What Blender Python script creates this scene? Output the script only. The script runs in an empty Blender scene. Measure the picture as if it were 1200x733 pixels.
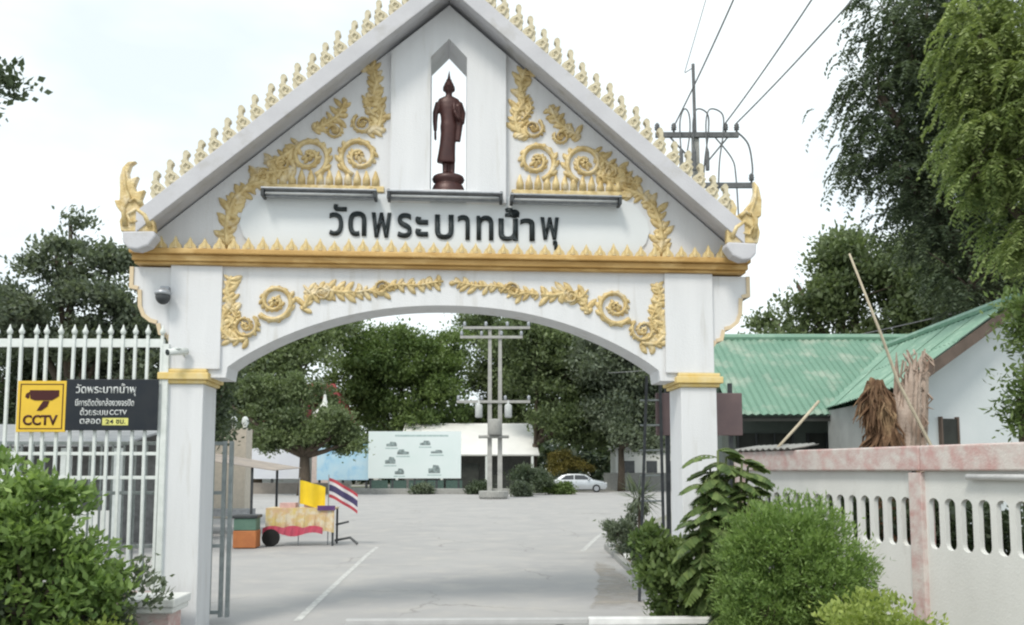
import bpy, bmesh, math, random
import numpy as np
from mathutils import Vector, Matrix, Euler
R = math.radians
random.seed(7)
rng = np.random.default_rng(11)
scene = bpy.context.scene
col = scene.collection

# ------------------------------------------------------------------ camera, sky, sun, exposure
cam_d = bpy.data.cameras.new('camera')
cam = bpy.data.objects.new('camera', cam_d); col.objects.link(cam)
cam.location = (0, 0, 1.9)
cam.rotation_euler = (R(95), 0, 0)
cam_d.sensor_fit = 'HORIZONTAL'; cam_d.sensor_width = 36
cam_d.lens = 36 * 1000 / 1200
cam_d.shift_y = 98 / 1200
cam_d.clip_end = 2000
scene.camera = cam

SUN_EL, SUN_AZ = R(52), R(205)          # azimuth clockwise from +Y: behind the viewer, to the left
w = bpy.data.worlds.new('World'); scene.world = w; w.use_nodes = True
nt = w.node_tree; nt.nodes.clear()
out = nt.nodes.new('ShaderNodeOutputWorld'); bg = nt.nodes.new('ShaderNodeBackground')
sky = nt.nodes.new('ShaderNodeTexSky'); sky.sky_type = 'NISHITA'; sky.sun_disc = False
sky.sun_elevation = SUN_EL; sky.sun_rotation = SUN_AZ; sky.dust_density = 2.0
tc = nt.nodes.new('ShaderNodeTexCoord'); mp = nt.nodes.new('ShaderNodeMapping')
mp.inputs['Scale'].default_value = (1.0, 1.0, 2.2)
nz = nt.nodes.new('ShaderNodeTexNoise'); nz.inputs['Scale'].default_value = 2.1; nz.inputs['Detail'].default_value = 5
nz.inputs['Roughness'].default_value = .5
rp = nt.nodes.new('ShaderNodeValToRGB'); rp.color_ramp.elements[0].position = .36; rp.color_ramp.elements[1].position = .56
rp.color_ramp.elements[0].color = (.71, .71, .71, 1); rp.color_ramp.elements[1].color = (1, 1, 1, 1)
mx = nt.nodes.new('ShaderNodeMixRGB'); mx.inputs['Color2'].default_value = (7.7, 8.35, 8.5, 1)
nt.links.new(tc.outputs['Generated'], mp.inputs['Vector']); nt.links.new(mp.outputs['Vector'], nz.inputs['Vector'])
nt.links.new(nz.outputs['Fac'], rp.inputs['Fac']); nt.links.new(rp.outputs['Color'], mx.inputs['Fac'])
nt.links.new(sky.outputs['Color'], mx.inputs['Color1']); nt.links.new(mx.outputs['Color'], bg.inputs['Color'])
bg.inputs['Strength'].default_value = .1
nt.links.new(bg.outputs['Background'], out.inputs['Surface'])

sun_d = bpy.data.lights.new('sun', 'SUN'); sun_d.energy = 1.5; sun_d.angle = R(14); sun_d.color = (1, .94, .84)
sun = bpy.data.objects.new('sun', sun_d); col.objects.link(sun)
sdir = Vector((math.sin(SUN_AZ) * math.cos(SUN_EL), math.cos(SUN_AZ) * math.cos(SUN_EL), math.sin(SUN_EL)))
sun.rotation_euler = sdir.to_track_quat('Z', 'Y').to_euler()

scene.cycles.filter_width = 2.2
vs = scene.view_settings
vs.view_transform = 'Standard'; vs.look = 'None'; vs.exposure = 0.60; vs.gamma = 1; vs.use_curve_mapping = False

# ------------------------------------------------------------------ materials
MATS = {}
def mat(name, c1, c2=None, rough=.7, scale=6., lo=.35, hi=.65, bump=0., bscale=40., metal=0., stretch=(1, 1, 1), c3=None, s3=.6, lo3=.55, hi3=.75, spec=.3):
    """painted / mineral surface: two tones through noise, a third tone for wear, fine relief"""
    if name in MATS: return MATS[name]
    m = bpy.data.materials.new(name); m.use_nodes = True
    t = m.node_tree; b = t.nodes['Principled BSDF']
    b.inputs['Roughness'].default_value = rough; b.inputs['Metallic'].default_value = metal
    b.inputs['Specular IOR Level'].default_value = spec
    if c2 is None: c2 = tuple(x * .82 for x in c1)
    co = t.nodes.new('ShaderNodeTexCoord'); ma = t.nodes.new('ShaderNodeMapping'); ma.inputs['Scale'].default_value = stretch
    t.links.new(co.outputs['Object'], ma.inputs['Vector'])
    def layer(sc, lo_, hi_, det=6):
        n = t.nodes.new('ShaderNodeTexNoise'); n.inputs['Scale'].default_value = sc; n.inputs['Detail'].default_value = det
        n.inputs['Roughness'].default_value = .6
        t.links.new(ma.outputs['Vector'], n.inputs['Vector'])
        r = t.nodes.new('ShaderNodeMapRange'); r.inputs['From Min'].default_value = lo_; r.inputs['From Max'].default_value = hi_
        t.links.new(n.outputs['Fac'], r.inputs['Value'])
        return r.outputs['Result']
    mixn = t.nodes.new('ShaderNodeMixRGB'); mixn.inputs['Color1'].default_value = (*c1, 1); mixn.inputs['Color2'].default_value = (*c2, 1)
    t.links.new(layer(scale, lo, hi), mixn.inputs['Fac']); last = mixn
    if c3 is not None:
        m3 = t.nodes.new('ShaderNodeMixRGB'); m3.inputs['Color2'].default_value = (*c3, 1)
        t.links.new(last.outputs['Color'], m3.inputs['Color1']); t.links.new(layer(s3, lo3, hi3, 8), m3.inputs['Fac']); last = m3
    t.links.new(last.outputs['Color'], b.inputs['Base Color'])
    if bump > 0:
        n = t.nodes.new('ShaderNodeTexNoise'); n.inputs['Scale'].default_value = bscale; n.inputs['Detail'].default_value = 4
        t.links.new(co.outputs['Object'], n.inputs['Vector'])
        bp = t.nodes.new('ShaderNodeBump'); bp.inputs['Strength'].default_value = bump; bp.inputs['Distance'].default_value = .02
        t.links.new(n.outputs['Fac'], bp.inputs['Height']); t.links.new(bp.outputs['Normal'], b.inputs['Normal'])
    MATS[name] = m
    return m

def leaf_mat(name, c1, c2, c3=None, trans=.35):
    m = bpy.data.materials.new(name); m.use_nodes = True
    t = m.node_tree; t.nodes.clear()
    o = t.nodes.new('ShaderNodeOutputMaterial'); b = t.nodes.new('ShaderNodeBsdfPrincipled'); tr = t.nodes.new('ShaderNodeBsdfTranslucent')
    mixs = t.nodes.new('ShaderNodeMixShader'); mixs.inputs['Fac'].default_value = trans
    a = t.nodes.new('ShaderNodeAttribute'); a.attribute_name = 'rnd'
    r = t.nodes.new('ShaderNodeValToRGB')
    e = r.color_ramp.elements; e[0].color = (*c1, 1); e[1].color = (*c2, 1)
    if c3:
        k = e.new(.93); k.color = (*c2, 1); e[-1].color = (*c3, 1)
    t.links.new(a.outputs['Fac'], r.inputs['Fac'])
    t.links.new(r.outputs['Color'], b.inputs['Base Color']); b.inputs['Roughness'].default_value = .5
    b.inputs['Specular IOR Level'].default_value = .35
    g = t.nodes.new('ShaderNodeMixRGB'); g.blend_type = 'MULTIPLY'; g.inputs['Fac'].default_value = 1; g.inputs['Color2'].default_value = (1.1, 1.15, .7, 1)
    t.links.new(r.outputs['Color'], g.inputs['Color1']); t.links.new(g.outputs['Color'], tr.inputs['Color'])
    t.links.new(b.outputs['BSDF'], mixs.inputs[1]); t.links.new(tr.outputs['BSDF'], mixs.inputs[2]); t.links.new(mixs.outputs['Shader'], o.inputs['Surface'])
    MATS[name] = m
    return m

WHITE = mat('white_plaster', (.70, .71, .73), (.64, .65, .67), .75, 1.6, .3, .7, .2, 60, stretch=(3.2, 3.2, .32), c3=(.47, .455, .42), s3=1.9, lo3=.56, hi3=.84)
PANEL = mat('sign_panel_paint', (.68, .71, .73), (.63, .66, .68), .7, 1.2, .3, .7, .08, 60)
GOLD = mat('gold_paint', (.71, .57, .30), (.47, .34, .14), .45, 11, .34, .66, .45, 45, metal=.12, c3=(.70, .62, .46), s3=5, lo3=.52, hi3=.72, spec=.5)
GOLD_PALE = mat('weathered_gold_paint', (.64, .58, .43), (.48, .43, .30), .6, 14, .35, .65, .4, 40, c3=(.66, .62, .52), s3=9)
GOLD_DEEP = mat('gold_ground_paint', (.30, .18, .08), (.56, .43, .30), .6, 12, .35, .65, .3, 40)
CORNICE = mat('ochre_gold_paint', (.55, .35, .13), (.42, .25, .08), .5, 5, .3, .7, .3, 40, stretch=(.4, 1, 1), c3=(.66, .46, .2), s3=7, lo3=.5, hi3=.7)
CREAM = mat('cream_trim_paint', (.70, .58, .40), (.62, .50, .34), .65, 8, .3, .7, .1, 50)
YCAP = mat('yellow_cap_paint', (.66, .48, .16), (.70, .58, .32), .6, 7, .3, .7, .1, 50)
BLACK = mat('black_letter_paint', (.02, .028, .03), (.03, .04, .045), .5)
STATUE = mat('dark_bronze', (.075, .028, .024), (.045, .018, .018), .42, 9, .3, .7, .1, 60, metal=.2, spec=.5)
ALU = mat('aluminium', (.42, .44, .47), (.30, .32, .35), .4, 12, metal=.5)
DKGREY = mat('dark_grey_metal', (.07, .075, .08), (.04, .045, .05), .5, 10)
POLEGREY = mat('weathered_grey_metal', (.15, .155, .16), (.10, .105, .11), .6, 8)
FENCE = mat('white_fence_paint', (.72, .75, .74), (.60, .64, .62), .5, 9, .3, .7, c3=(.36, .33, .28), s3=13, lo3=.66, hi3=.8)
GATEGREY = mat('galvanised_steel', (.34, .37, .37), (.24, .27, .27), .45, 9, metal=.4)
ROAD = mat('worn_concrete_road', (.40, .392, .385), (.345, .34, .34), .9, .45, .32, .68, .35, 90, c3=(.43, .415, .395), s3=1.3, lo3=.48, hi3=.70)
def cracks(m, scale, col_):
    """hairline cracks with gaps in them"""
    t = m.node_tree; b = t.nodes['Principled BSDF']; src = b.inputs['Base Color'].links[0].from_socket
    co = t.nodes.new('ShaderNodeTexCoord'); n1 = t.nodes.new('ShaderNodeTexNoise'); n1.inputs['Scale'].default_value = 1.1; n1.inputs['Detail'].default_value = 6
    t.links.new(co.outputs['Object'], n1.inputs['Vector'])
    ad = t.nodes.new('ShaderNodeMixRGB'); ad.blend_type = 'ADD'; ad.inputs['Fac'].default_value = .9; t.links.new(co.outputs['Object'], ad.inputs['Color1']); t.links.new(n1.outputs['Color'], ad.inputs['Color2'])
    vo = t.nodes.new('ShaderNodeTexVoronoi'); vo.feature = 'DISTANCE_TO_EDGE'; vo.inputs['Scale'].default_value = scale; t.links.new(ad.outputs['Color'], vo.inputs['Vector'])
    r = t.nodes.new('ShaderNodeMapRange'); r.inputs['From Min'].default_value = .003; r.inputs['From Max'].default_value = .010; r.inputs['To Min'].default_value = 1; r.inputs['To Max'].default_value = 0; t.links.new(vo.outputs['Distance'], r.inputs['Value'])
    n2 = t.nodes.new('ShaderNodeTexNoise'); n2.inputs['Scale'].default_value = .3; t.links.new(co.outputs['Object'], n2.inputs['Vector'])
    r2 = t.nodes.new('ShaderNodeMapRange'); r2.inputs['From Min'].default_value = .45; r2.inputs['From Max'].default_value = .6; t.links.new(n2.outputs['Fac'], r2.inputs['Value'])
    mu = t.nodes.new('ShaderNodeMath'); mu.operation = 'MULTIPLY'; t.links.new(r.outputs['Result'], mu.inputs[0]); t.links.new(r2.outputs['Result'], mu.inputs[1])
    mx_ = t.nodes.new('ShaderNodeMixRGB'); mx_.inputs['Color2'].default_value = (*col_, 1); t.links.new(mu.outputs[0], mx_.inputs['Fac']); t.links.new(src, mx_.inputs['Color1']); t.links.new(mx_.outputs['Color'], b.inputs['Base Color'])
cracks(ROAD, .33, (.28, .27, .26))
GROUND = mat('pale_ground', (.30, .295, .28), (.24, .23, .21), .95, .12, .3, .7, .3, 20, c3=(.2, .21, .13), s3=.08, lo3=.5, hi3=.6)
SOIL = mat('brown_soil', (.22, .17, .12), (.16, .12, .09), .95, 3, .3, .7, .6, 25)
DUST = mat('sandy_dirt', (.37, .34, .30), (.33, .32, .31), .95, 1.5, .3, .7, .4, 40)
LINE = mat('worn_road_paint', (.58, .58, .56), (.40, .40, .39), .8, 9, .38, .6)
CONC = mat('grey_concrete', (.36, .36, .34), (.27, .27, .26), .85, 4, .3, .7, .3, 40)
WALLP = mat('white_wall_paint', (.74, .75, .73), (.66, .67, .65), .8, 1.3, .3, .7, .2, 40, stretch=(1.5, 1.5, .4), c3=(.50, .48, .44), s3=1.6, lo3=.6, hi3=.85)
PINK = mat('faded_pink_paint', (.56, .35, .33), (.50, .38, .36), .8, 3, .3, .7, .3, 35, c3=(.64, .59, .56), s3=6, lo3=.36, hi3=.62)
ROOFG = mat('green_roof_sheet', (.175, .305, .23), (.14, .26, .195), .5, 1.2, .3, .7, c3=(.34, .40, .33), s3=1.6, lo3=.48, hi3=.72)
ROOFG2 = mat('faded_green_roof_sheet', (.22, .36, .28), (.175, .305, .23), .5, 1.2, .3, .7, c3=(.34, .48, .38), s3=3, lo3=.5, hi3=.8)
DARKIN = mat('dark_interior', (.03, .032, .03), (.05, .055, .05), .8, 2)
BARK = mat('bark', (.12, .095, .07), (.07, .055, .045), .9, 9, .3, .7, .8, 22, stretch=(1, 1, .3))
DEADWOOD = mat('dead_brown_fibre', (.20, .12, .07), (.09, .05, .03), .95, 8, .35, .65, 1, 18, stretch=(1, 1, .25), c3=(.34, .24, .14), s3=5, lo3=.52, hi3=.68)
PALEWOOD = mat('pale_peeling_bark', (.50, .41, .35), (.24, .17, .13), .95, 7, .35, .65, .8, 20, stretch=(1, 1, .3))
BAMBOO = mat('dry_bamboo', (.58, .52, .40), (.46, .40, .30), .6, 7)
YELLOW = mat('sign_yellow', (.75, .50, .05), (.68, .45, .05), .5, 5)
MAROON = mat('sign_maroon_print', (.06, .012, .012), None, .5)
SIGNBLK = mat('sign_black', (.012, .017, .025), (.02, .024, .03), .45, 4)
SIGNWHT = mat('sign_white_print', (.7, .72, .72), None, .6)
BROWNPANEL = mat('purple_brown_panel', (.21, .15, .15), (.17, .125, .13), .7, 3)
GLASS = mat('dark_glass', (.03, .035, .04), (.05, .055, .06), .12, 2, spec=.6)

LEAF_DARK = leaf_mat('leaf_dark', (.035, .055, .038), (.13, .165, .10))
LEAF_MID = leaf_mat('leaf_mid', (.07, .12, .04), (.21, .28, .10))
LEAF_FEATHER = leaf_mat('leaf_feathery', (.10, .15, .05), (.34, .405, .17), (.48, .52, .26), .38)
LEAF_SOFT = leaf_mat('leaf_soft', (.065, .095, .05), (.24, .30, .145))
LEAF_GREY = leaf_mat('leaf_greygreen', (.075, .10, .075), (.23, .27, .19))
LEAF_BRIGHT = leaf_mat('leaf_bright', (.09, .165, .05), (.31, .43, .14), (.47, .53, .23), .42)
LEAF_LIME = leaf_mat('leaf_lime', (.16, .23, .05), (.42, .49, .14), (.55, .58, .22))
LEAF_YEL = leaf_mat('leaf_yellowish', (.09, .09, .025), (.24, .20, .06))

# ------------------------------------------------------------------ kit
def tag(o, label=None, cat=None, group=None, kind=None):
    if label: o['label'] = label
    if cat: o['category'] = cat
    if group: o['group'] = group
    if kind: o['kind'] = kind
    return o
def empty(name, loc=(0, 0, 0), rz=0., label=None, cat=None, group=None):
    o = bpy.data.objects.new(name, None); col.objects.link(o)
    o.location = loc; o.rotation_euler = (0, 0, rz); o.empty_display_size = .2
    return tag(o, label, cat, group)
def link_mesh(name, me, parent=None, loc=(0, 0, 0), rot=(0, 0, 0), sc=(1, 1, 1)):
    o = bpy.data.objects.new(name, me); col.objects.link(o); o.parent = parent
    o.location = loc; o.rotation_euler = rot; o.scale = sc
    return o

class MB:
    def __init__(s): s.v = []; s.f = []
    def add(s, vs, fs):
        n = len(s.v); s.v += [tuple(v) for v in vs]; s.f += [tuple(i + n for i in f) for f in fs]; return s
    def box(s, x0, x1, y0, y1, z0, z1):
        return s.add([(x0, y0, z0), (x1, y0, z0), (x1, y1, z0), (x0, y1, z0), (x0, y0, z1), (x1, y0, z1), (x1, y1, z1), (x0, y1, z1)],
                     [(0, 3, 2, 1), (4, 5, 6, 7), (0, 1, 5, 4), (1, 2, 6, 5), (2, 3, 7, 6), (3, 0, 4, 7)])
    def prism(s, poly, y0, y1):
        """polygon in (x, z) pushed from depth y0 to y1"""
        n = len(poly)
        a = sum(poly[i][0] * poly[(i + 1) % n][1] - poly[(i + 1) % n][0] * poly[i][1] for i in range(n))
        if a < 0: poly = poly[::-1]
        vs = [(x, y0, z) for x, z in poly] + [(x, y1, z) for x, z in poly]
        fs = [tuple(range(n)), tuple(range(2 * n - 1, n - 1, -1))] + [((i + 1) % n, i, n + i, n + (i + 1) % n) for i in range(n)]
        return s.add(vs, fs)
    def prism_z(s, poly, z0, z1):
        n = len(poly)
        a = sum(poly[i][0] * poly[(i + 1) % n][1] - poly[(i + 1) % n][0] * poly[i][1] for i in range(n))
        if a < 0: poly = poly[::-1]
        vs = [(x, y, z0) for x, y in poly] + [(x, y, z1) for x, y in poly]
        fs = [tuple(range(n - 1, -1, -1)), tuple(range(n, 2 * n))] + [(i, (i + 1) % n, n + (i + 1) % n, n + i) for i in range(n)]
        return s.add(vs, fs)
    def strip(s, xs, lo, hi, y0, y1):
        """wall standing between a lower and an upper line over the stations xs"""
        n = len(xs); vs = []
        for y in (y0, y1):
            vs += [(x, y, l) for x, l in zip(xs, lo)] + [(x, y, h) for x, h in zip(xs, hi)]
        fs = []
        for i in range(n - 1):
            fs += [(i, i + 1, n + i + 1, n + i), (2 * n + i + 1, 2 * n + i, 3 * n + i, 3 * n + i + 1),
                   (i + 1, i, 2 * n + i, 2 * n + i + 1), (n + i, n + i + 1, 3 * n + i + 1, 3 * n + i)]
        fs += [(0, n, 3 * n, 2 * n), (n - 1, 2 * n + n - 1, 3 * n + n - 1, 2 * n - 1)]
        return s.add(vs, fs)
    def tube(s, pts, rad, seg=8, cap=True):
        pts = [Vector(p) for p in pts]; n = len(pts)
        if not hasattr(rad, '__len__'): rad = [rad] * n
        base = len(s.v); prev = None; vs = []; fs = []
        for i, p in enumerate(pts):
            d = (pts[min(i + 1, n - 1)] - pts[max(i - 1, 0)]).normalized()
            if prev is None:
                a = d.cross(Vector((0, 0, 1)));  a = d.cross(Vector((1, 0, 0))) if a.length < 1e-3 else a
            else:
                a = prev - d * prev.dot(d)
                if a.length < 1e-5: a = d.orthogonal()
            a.normalize(); prev = a; b = d.cross(a)
            for k in range(seg):
                t = 2 * math.pi * k / seg
                vs.append(p + (a * math.cos(t) + b * math.sin(t)) * rad[i])
        for i in range(n - 1):
            for k in range(seg):
                k2 = (k + 1) % seg
                fs.append((i * seg + k, i * seg + k2, (i + 1) * seg + k2, (i + 1) * seg + k))
        if cap: fs += [tuple(range(seg - 1, -1, -1)), tuple((n - 1) * seg + k for k in range(seg))]
        return s.add(vs, fs)
    def lathe(s, prof, seg=24, c=(0, 0, 0), sx=1, sy=1):
        vs = []; fs = []; n = len(prof)
        for r, z in prof:
            for k in range(seg):
                t = 2 * math.pi * k / seg; vs.append((c[0] + r * sx * math.cos(t), c[1] + r * sy * math.sin(t), c[2] + z))
        for i in range(n - 1):
            for k in range(seg):
                k2 = (k + 1) % seg; fs.append((i * seg + k, i * seg + k2, (i + 1) * seg + k2, (i + 1) * seg + k))
        fs += [tuple(range(seg - 1, -1, -1)), tuple((n - 1) * seg + k for k in range(seg))]
        return s.add(vs, fs)
    def ell(s, c, r, seg=12, rings=8):
        return s.lathe([(max(.001, math.sin(math.pi * i / rings)) * 1, -math.cos(math.pi * i / rings) * r[2]) for i in range(rings + 1)], seg, c, r[0], r[1])
    def stroke(s, pts, wid, dep, y=0.):
        """raised half-round ribbon on a wall that faces -Y: pts (x, z), half-widths and heights per point"""
        n = len(pts); vs = []; fs = []
        for i, (x, z) in enumerate(pts):
            x0, z0 = pts[max(i - 1, 0)]; x1, z1 = pts[min(i + 1, n - 1)]
            dx, dz = x1 - x0, z1 - z0; l = math.hypot(dx, dz) or 1; px, pz = -dz / l, dx / l
            wv = wid[i]; dv = dep[i] if hasattr(dep, '__len__') else dep
            for a, b in ((-1, -.004), (-.75, .7), (0, 1), (.75, .7), (1, -.004)):
                vs.append((x + px * wv * a, y - dv * b if b > 0 else y + .004, z + pz * wv * a))
        for i in range(n - 1):
            for k in range(4): fs.append((i * 5 + k, i * 5 + k + 1, i * 5 + 6 + k, i * 5 + 5 + k))
        fs += [(4, 3, 2, 1, 0), tuple((n - 1) * 5 + k for k in range(5))]
        return s.add(vs, fs)
    def mesh(s, name, m, smooth=False):
        me = bpy.data.meshes.new(name); me.from_pydata(s.v, [], s.f); me.materials.append(m); me.update()
        bm = bmesh.new(); bm.from_mesh(me); bmesh.ops.recalc_face_normals(bm, faces=bm.faces); bm.to_mesh(me); bm.free()
        if smooth: me.polygons.foreach_set('use_smooth', [True] * len(me.polygons))
        return me
    def build(s, name, m, parent=None, smooth=False, bevel=0., **kw):
        o = link_mesh(name, s.mesh(name, m, smooth), parent, **kw)
        if bevel:
            b = o.modifiers.new('bevel', 'BEVEL'); b.width = bevel; b.segments = 2; b.limit_method = 'ANGLE'; b.angle_limit = R(40)
        return o

def baked(o, name, m, smooth=True):
    """modifiers applied, without operators"""
    bpy.context.view_layer.update()
    dg = bpy.context.evaluated_depsgraph_get()
    me = bpy.data.meshes.new_from_object(o.evaluated_get(dg)); me.name = name
    me.materials.clear(); me.materials.append(m)
    me.polygons.foreach_set('use_smooth', [smooth] * len(me.polygons))
    old = o.data; o.modifiers.clear(); o.data = me
    bpy.data.meshes.remove(old)
    return o

def text_mesh(body, m, depth=.01, bold=0., width=None, height=None):
    """lettering as a mesh in the XZ plane, facing -Y, its lower left corner at the origin"""
    cu = bpy.data.curves.new('lettering', 'FONT'); cu.body = body; cu.size = 1; cu.offset = bold; cu.resolution_u = 4
    o = bpy.data.objects.new('lettering', cu); col.objects.link(o); bpy.context.view_layer.update()
    me = bpy.data.meshes.new_from_object(o.evaluated_get(bpy.context.evaluated_depsgraph_get()))
    bpy.data.objects.remove(o); bpy.data.curves.remove(cu)
    bm = bmesh.new(); bm.from_mesh(me)
    bmesh.ops.remove_doubles(bm, verts=bm.verts, dist=1e-5)
    if len(bm.verts) == 0: bm.free(); return me
    xs = [v.co.x for v in bm.verts]; ys = [v.co.y for v in bm.verts]
    x0, y0, wx, wy = min(xs), min(ys), max(xs) - min(xs), max(ys) - min(ys)
    kx = width / wx if width else None; ky = height / wy if height else None
    kx = kx or ky; ky = ky or kx
    r = bmesh.ops.extrude_face_region(bm, geom=bm.faces[:])
    new = set(g for g in r['geom'] if isinstance(g, bmesh.types.BMVert))
    for v in bm.verts:
        x, y = (v.co.x - x0) * kx, (v.co.y - y0) * ky
        v.co = (x, -depth if v in new else 0, y)
    bmesh.ops.recalc_face_normals(bm, faces=bm.faces)
    bm.to_mesh(me); bm.free(); me.materials.clear(); me.materials.append(m)
    return me

# ------------------------------------------------------------------ foliage
def unit(a): return a / np.maximum(np.linalg.norm(a, axis=1, keepdims=True), 1e-6)
def leaf_mesh(name, P, D, N, L, W, m, rnd=None):
    """one four-cornered, slightly folded leaf at each point P along D"""
    n = len(P); S = unit(np.cross(D, N)); Nn = unit(np.cross(S, D))
    L = np.broadcast_to(L, (n,))[:, None]; W = np.broadcast_to(W, (n,))[:, None]
    v = np.empty((n, 4, 3)); v[:, 0] = P; v[:, 1] = P + D * L * .45 + S * W - Nn * W * .25; v[:, 2] = P + D * L; v[:, 3] = P + D * L * .45 - S * W - Nn * W * .25
    me = bpy.data.meshes.new(name); me.vertices.add(4 * n); me.vertices.foreach_set('co', v.reshape(-1).astype(np.float32))
    me.loops.add(4 * n); me.loops.foreach_set('vertex_index', np.arange(4 * n, dtype=np.int32))
    me.polygons.add(n); me.polygons.foreach_set('loop_start', np.arange(0, 4 * n, 4, dtype=np.int32)); me.polygons.foreach_set('loop_total', np.full(n, 4, dtype=np.int32))
    at = me.attributes.new('rnd', 'FLOAT', 'FACE'); at.data.foreach_set('value', (rng.random(n) if rnd is None else rnd).astype(np.float32))
    me.materials.append(m); me.update(); me.validate()
    return me
def clumps(ells, n, shell=.45):
    """points spread through ellipsoids, denser towards the outside; returns centres and the ellipsoid index"""
    vol = np.array([e[3] * e[4] * e[5] for e in ells]) ** .75; vol /= vol.sum()
    idx = rng.choice(len(ells), n, p=vol); E_ = np.array(ells)[idx]
    d = unit(rng.normal(size=(n, 3))); r = rng.random((n, 1)) ** shell
    return E_[:, :3] + d * r * E_[:, 3:], d, idx
def boughs(ells, n, shell, per_b=9):
    """clump centres gathered on flattened boughs, so that crowns show tiers and gaps"""
    nb = max(7, n // per_b); B_, dB, iB = clumps(ells, nb, shell)
    E_ = np.array(ells)[iB]; k = rng.integers(0, nb, n); rad = E_[k, 3:].mean(1, keepdims=True) * (.20 + .22 * rng.random((nb, 1)))[k]
    off = unit(rng.normal(size=(n, 3))) * rng.random((n, 1)) ** .5 * rad * np.array([1.15, 1.15, .5]); off[:, 2] -= .35 * (off[:, 0] ** 2 + off[:, 1] ** 2) / np.maximum(rad[:, 0], 1e-3)
    return B_[k] + off, dB[k], k
def foliage(name, ells, nclump, per, spread, L, W, m, parent, droop=0., out=.5, up=.5, shell=.4, zmin=None, tier=8):
    if L > .12: nclump, per, L, W = int(nclump * 1.4), int(per * 1.5), L * .72, W * .74
    C, d, bi = boughs(ells, nclump, shell, tier) if tier else clumps(ells, nclump, shell)
    spr = spread * (.6 + .8 * rng.random((nclump, 1)))
    P = np.repeat(C, per, 0) + rng.normal(size=(nclump * per, 3)) * np.repeat(spr, per, 0) * np.array([1, 1, .7])
    n = len(P)
    D = unit(rng.normal(size=(n, 3)) * .7 + np.repeat(d, per, 0) * out + np.array([0, 0, up - droop]))
    N = unit(rng.normal(size=(n, 3)) * .55 + np.array([0, 0, 1.]))
    bt = rng.random(int(bi.max()) + 1)[bi]; ct = np.repeat(bt * .55 + rng.random(nclump) * .45, per); rn = np.clip(ct * .65 + rng.random(n) * .35, 0, 1)
    if zmin is not None:
        k = P[:, 2] > zmin; P, D, N, rn = P[k], D[k], N[k], rn[k]; n = len(P)
    o = link_mesh(name, leaf_mesh(name, P, D, N, L * (.6 + .8 * rng.random(n)), W * (.7 + .6 * rng.random(n)), m, rn), parent)
    return o, C
def frond_foliage(name, ells, nfr, pairs, flen, L, W, m, parent):
    """hanging feather leaves: each frond arches out and down and carries leaflet pairs"""
    C, d, bi = boughs(ells, nfr, .4)
    a = rng.random(nfr) * 6.283; hd = unit(np.stack([np.cos(a), np.sin(a), np.zeros(nfr)], 1) + d * np.array([1, 1, 0]) * .9)
    fl = flen * (.6 + .8 * rng.random(nfr)); q = np.linspace(.12, 1, pairs); Ps = []; Ds = []; Ns = []; Rn = []
    bt = rng.random(int(bi.max()) + 1)[bi]; pitch0 = .5 + .3 * rng.random(nfr)
    for t in q:
        P = C + hd * (fl * (t - .25 * t * t))[:, None] + np.array([0, 0, 1.]) * (fl * (pitch0 * t - 1.15 * t * t))[:, None]
        D0 = unit(hd * (1 - .5 * t) + np.array([0, 0, 1.]) * (pitch0 - 2.3 * t)[:, None])
        S = unit(np.cross(D0, np.array([0, 0, 1.])))
        for sg in (-1, 1):
            Ps.append(P); Ds.append(unit(S * sg * .85 + D0 * .5 + np.array([0, 0, -.25]) + rng.normal(size=(nfr, 3)) * .12)); Ns.append(unit(rng.normal(size=(nfr, 3)) * .35 + np.array([0, 0, 1.]))); Rn.append(np.clip(bt * .45 + rng.random(nfr) * .45 + .12 * t, 0, 1))
    P = np.concatenate(Ps); n = len(P)
    return link_mesh(name, leaf_mesh(name, P, np.concatenate(Ds), np.concatenate(Ns), L * (.7 + .6 * rng.random(n)), W * (.8 + .4 * rng.random(n)), m, np.concatenate(Rn)), parent), C
def limbs(mb, start, ells, C, r0, twigs=30, r1=.02):
    start = Vector(start)
    cent = [Vector(e[:3]) for e in ells]
    for e, c in zip(ells, cent):
        mid = (start + c) / 2 + Vector((random.uniform(-.1, .1) * e[3], random.uniform(-.1, .1) * e[3], -.1 * e[5]))
        mb.tube([start, mid, c, c + Vector((0, 0, e[5] * .25))], [r0, r0 * .7, r0 * .4, r1], 6)
    k = rng.choice(len(C), min(twigs, len(C)), replace=False)
    for i in k:
        p = Vector(C[i]); c = min(cent, key=lambda q: (q - p).length)
        q = c + Vector((random.uniform(-.2, .2), random.uniform(-.2, .2), -.3)) * .5
        mb.tube([q, (q + p) / 2 + Vector((0, 0, .08 * (p - q).length)), p], [r1 * 1.6, r1 * 1.2, r1 * .5], 4)
def tree(name, base, fork, r0, ells, nclump, per, spread, L, W, m, label, cat='tree', group=None, twigs=40, r1=.02, bark=None, lean=(0, 0), frond=None, **kw):
    """ells in world coordinates (x, y, z, rx, ry, rz)"""
    bx, by, bz = base
    t = empty(name, base, 0, label, cat, group)
    le = [(e[0] - bx, e[1] - by, e[2] - bz, *e[3:]) for e in ells]
    o, C = frond_foliage('crown', le, nclump, per, spread, L, W, m, t) if frond else foliage('crown', le, nclump, per, spread, L, W, m, t, **kw)
    mb = MB(); fk = (lean[0], lean[1], fork)
    mb.tube([(0, 0, -.1), (lean[0] * .2 + .03, lean[1] * .2, fork * .4), fk], [r0 * 1.25, r0, r0 * .8], 10)
    limbs(mb, fk, le, C, r0 * .6, twigs, r1)
    mb.build('trunk', bark or BARK, t, True)
    return t

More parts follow.
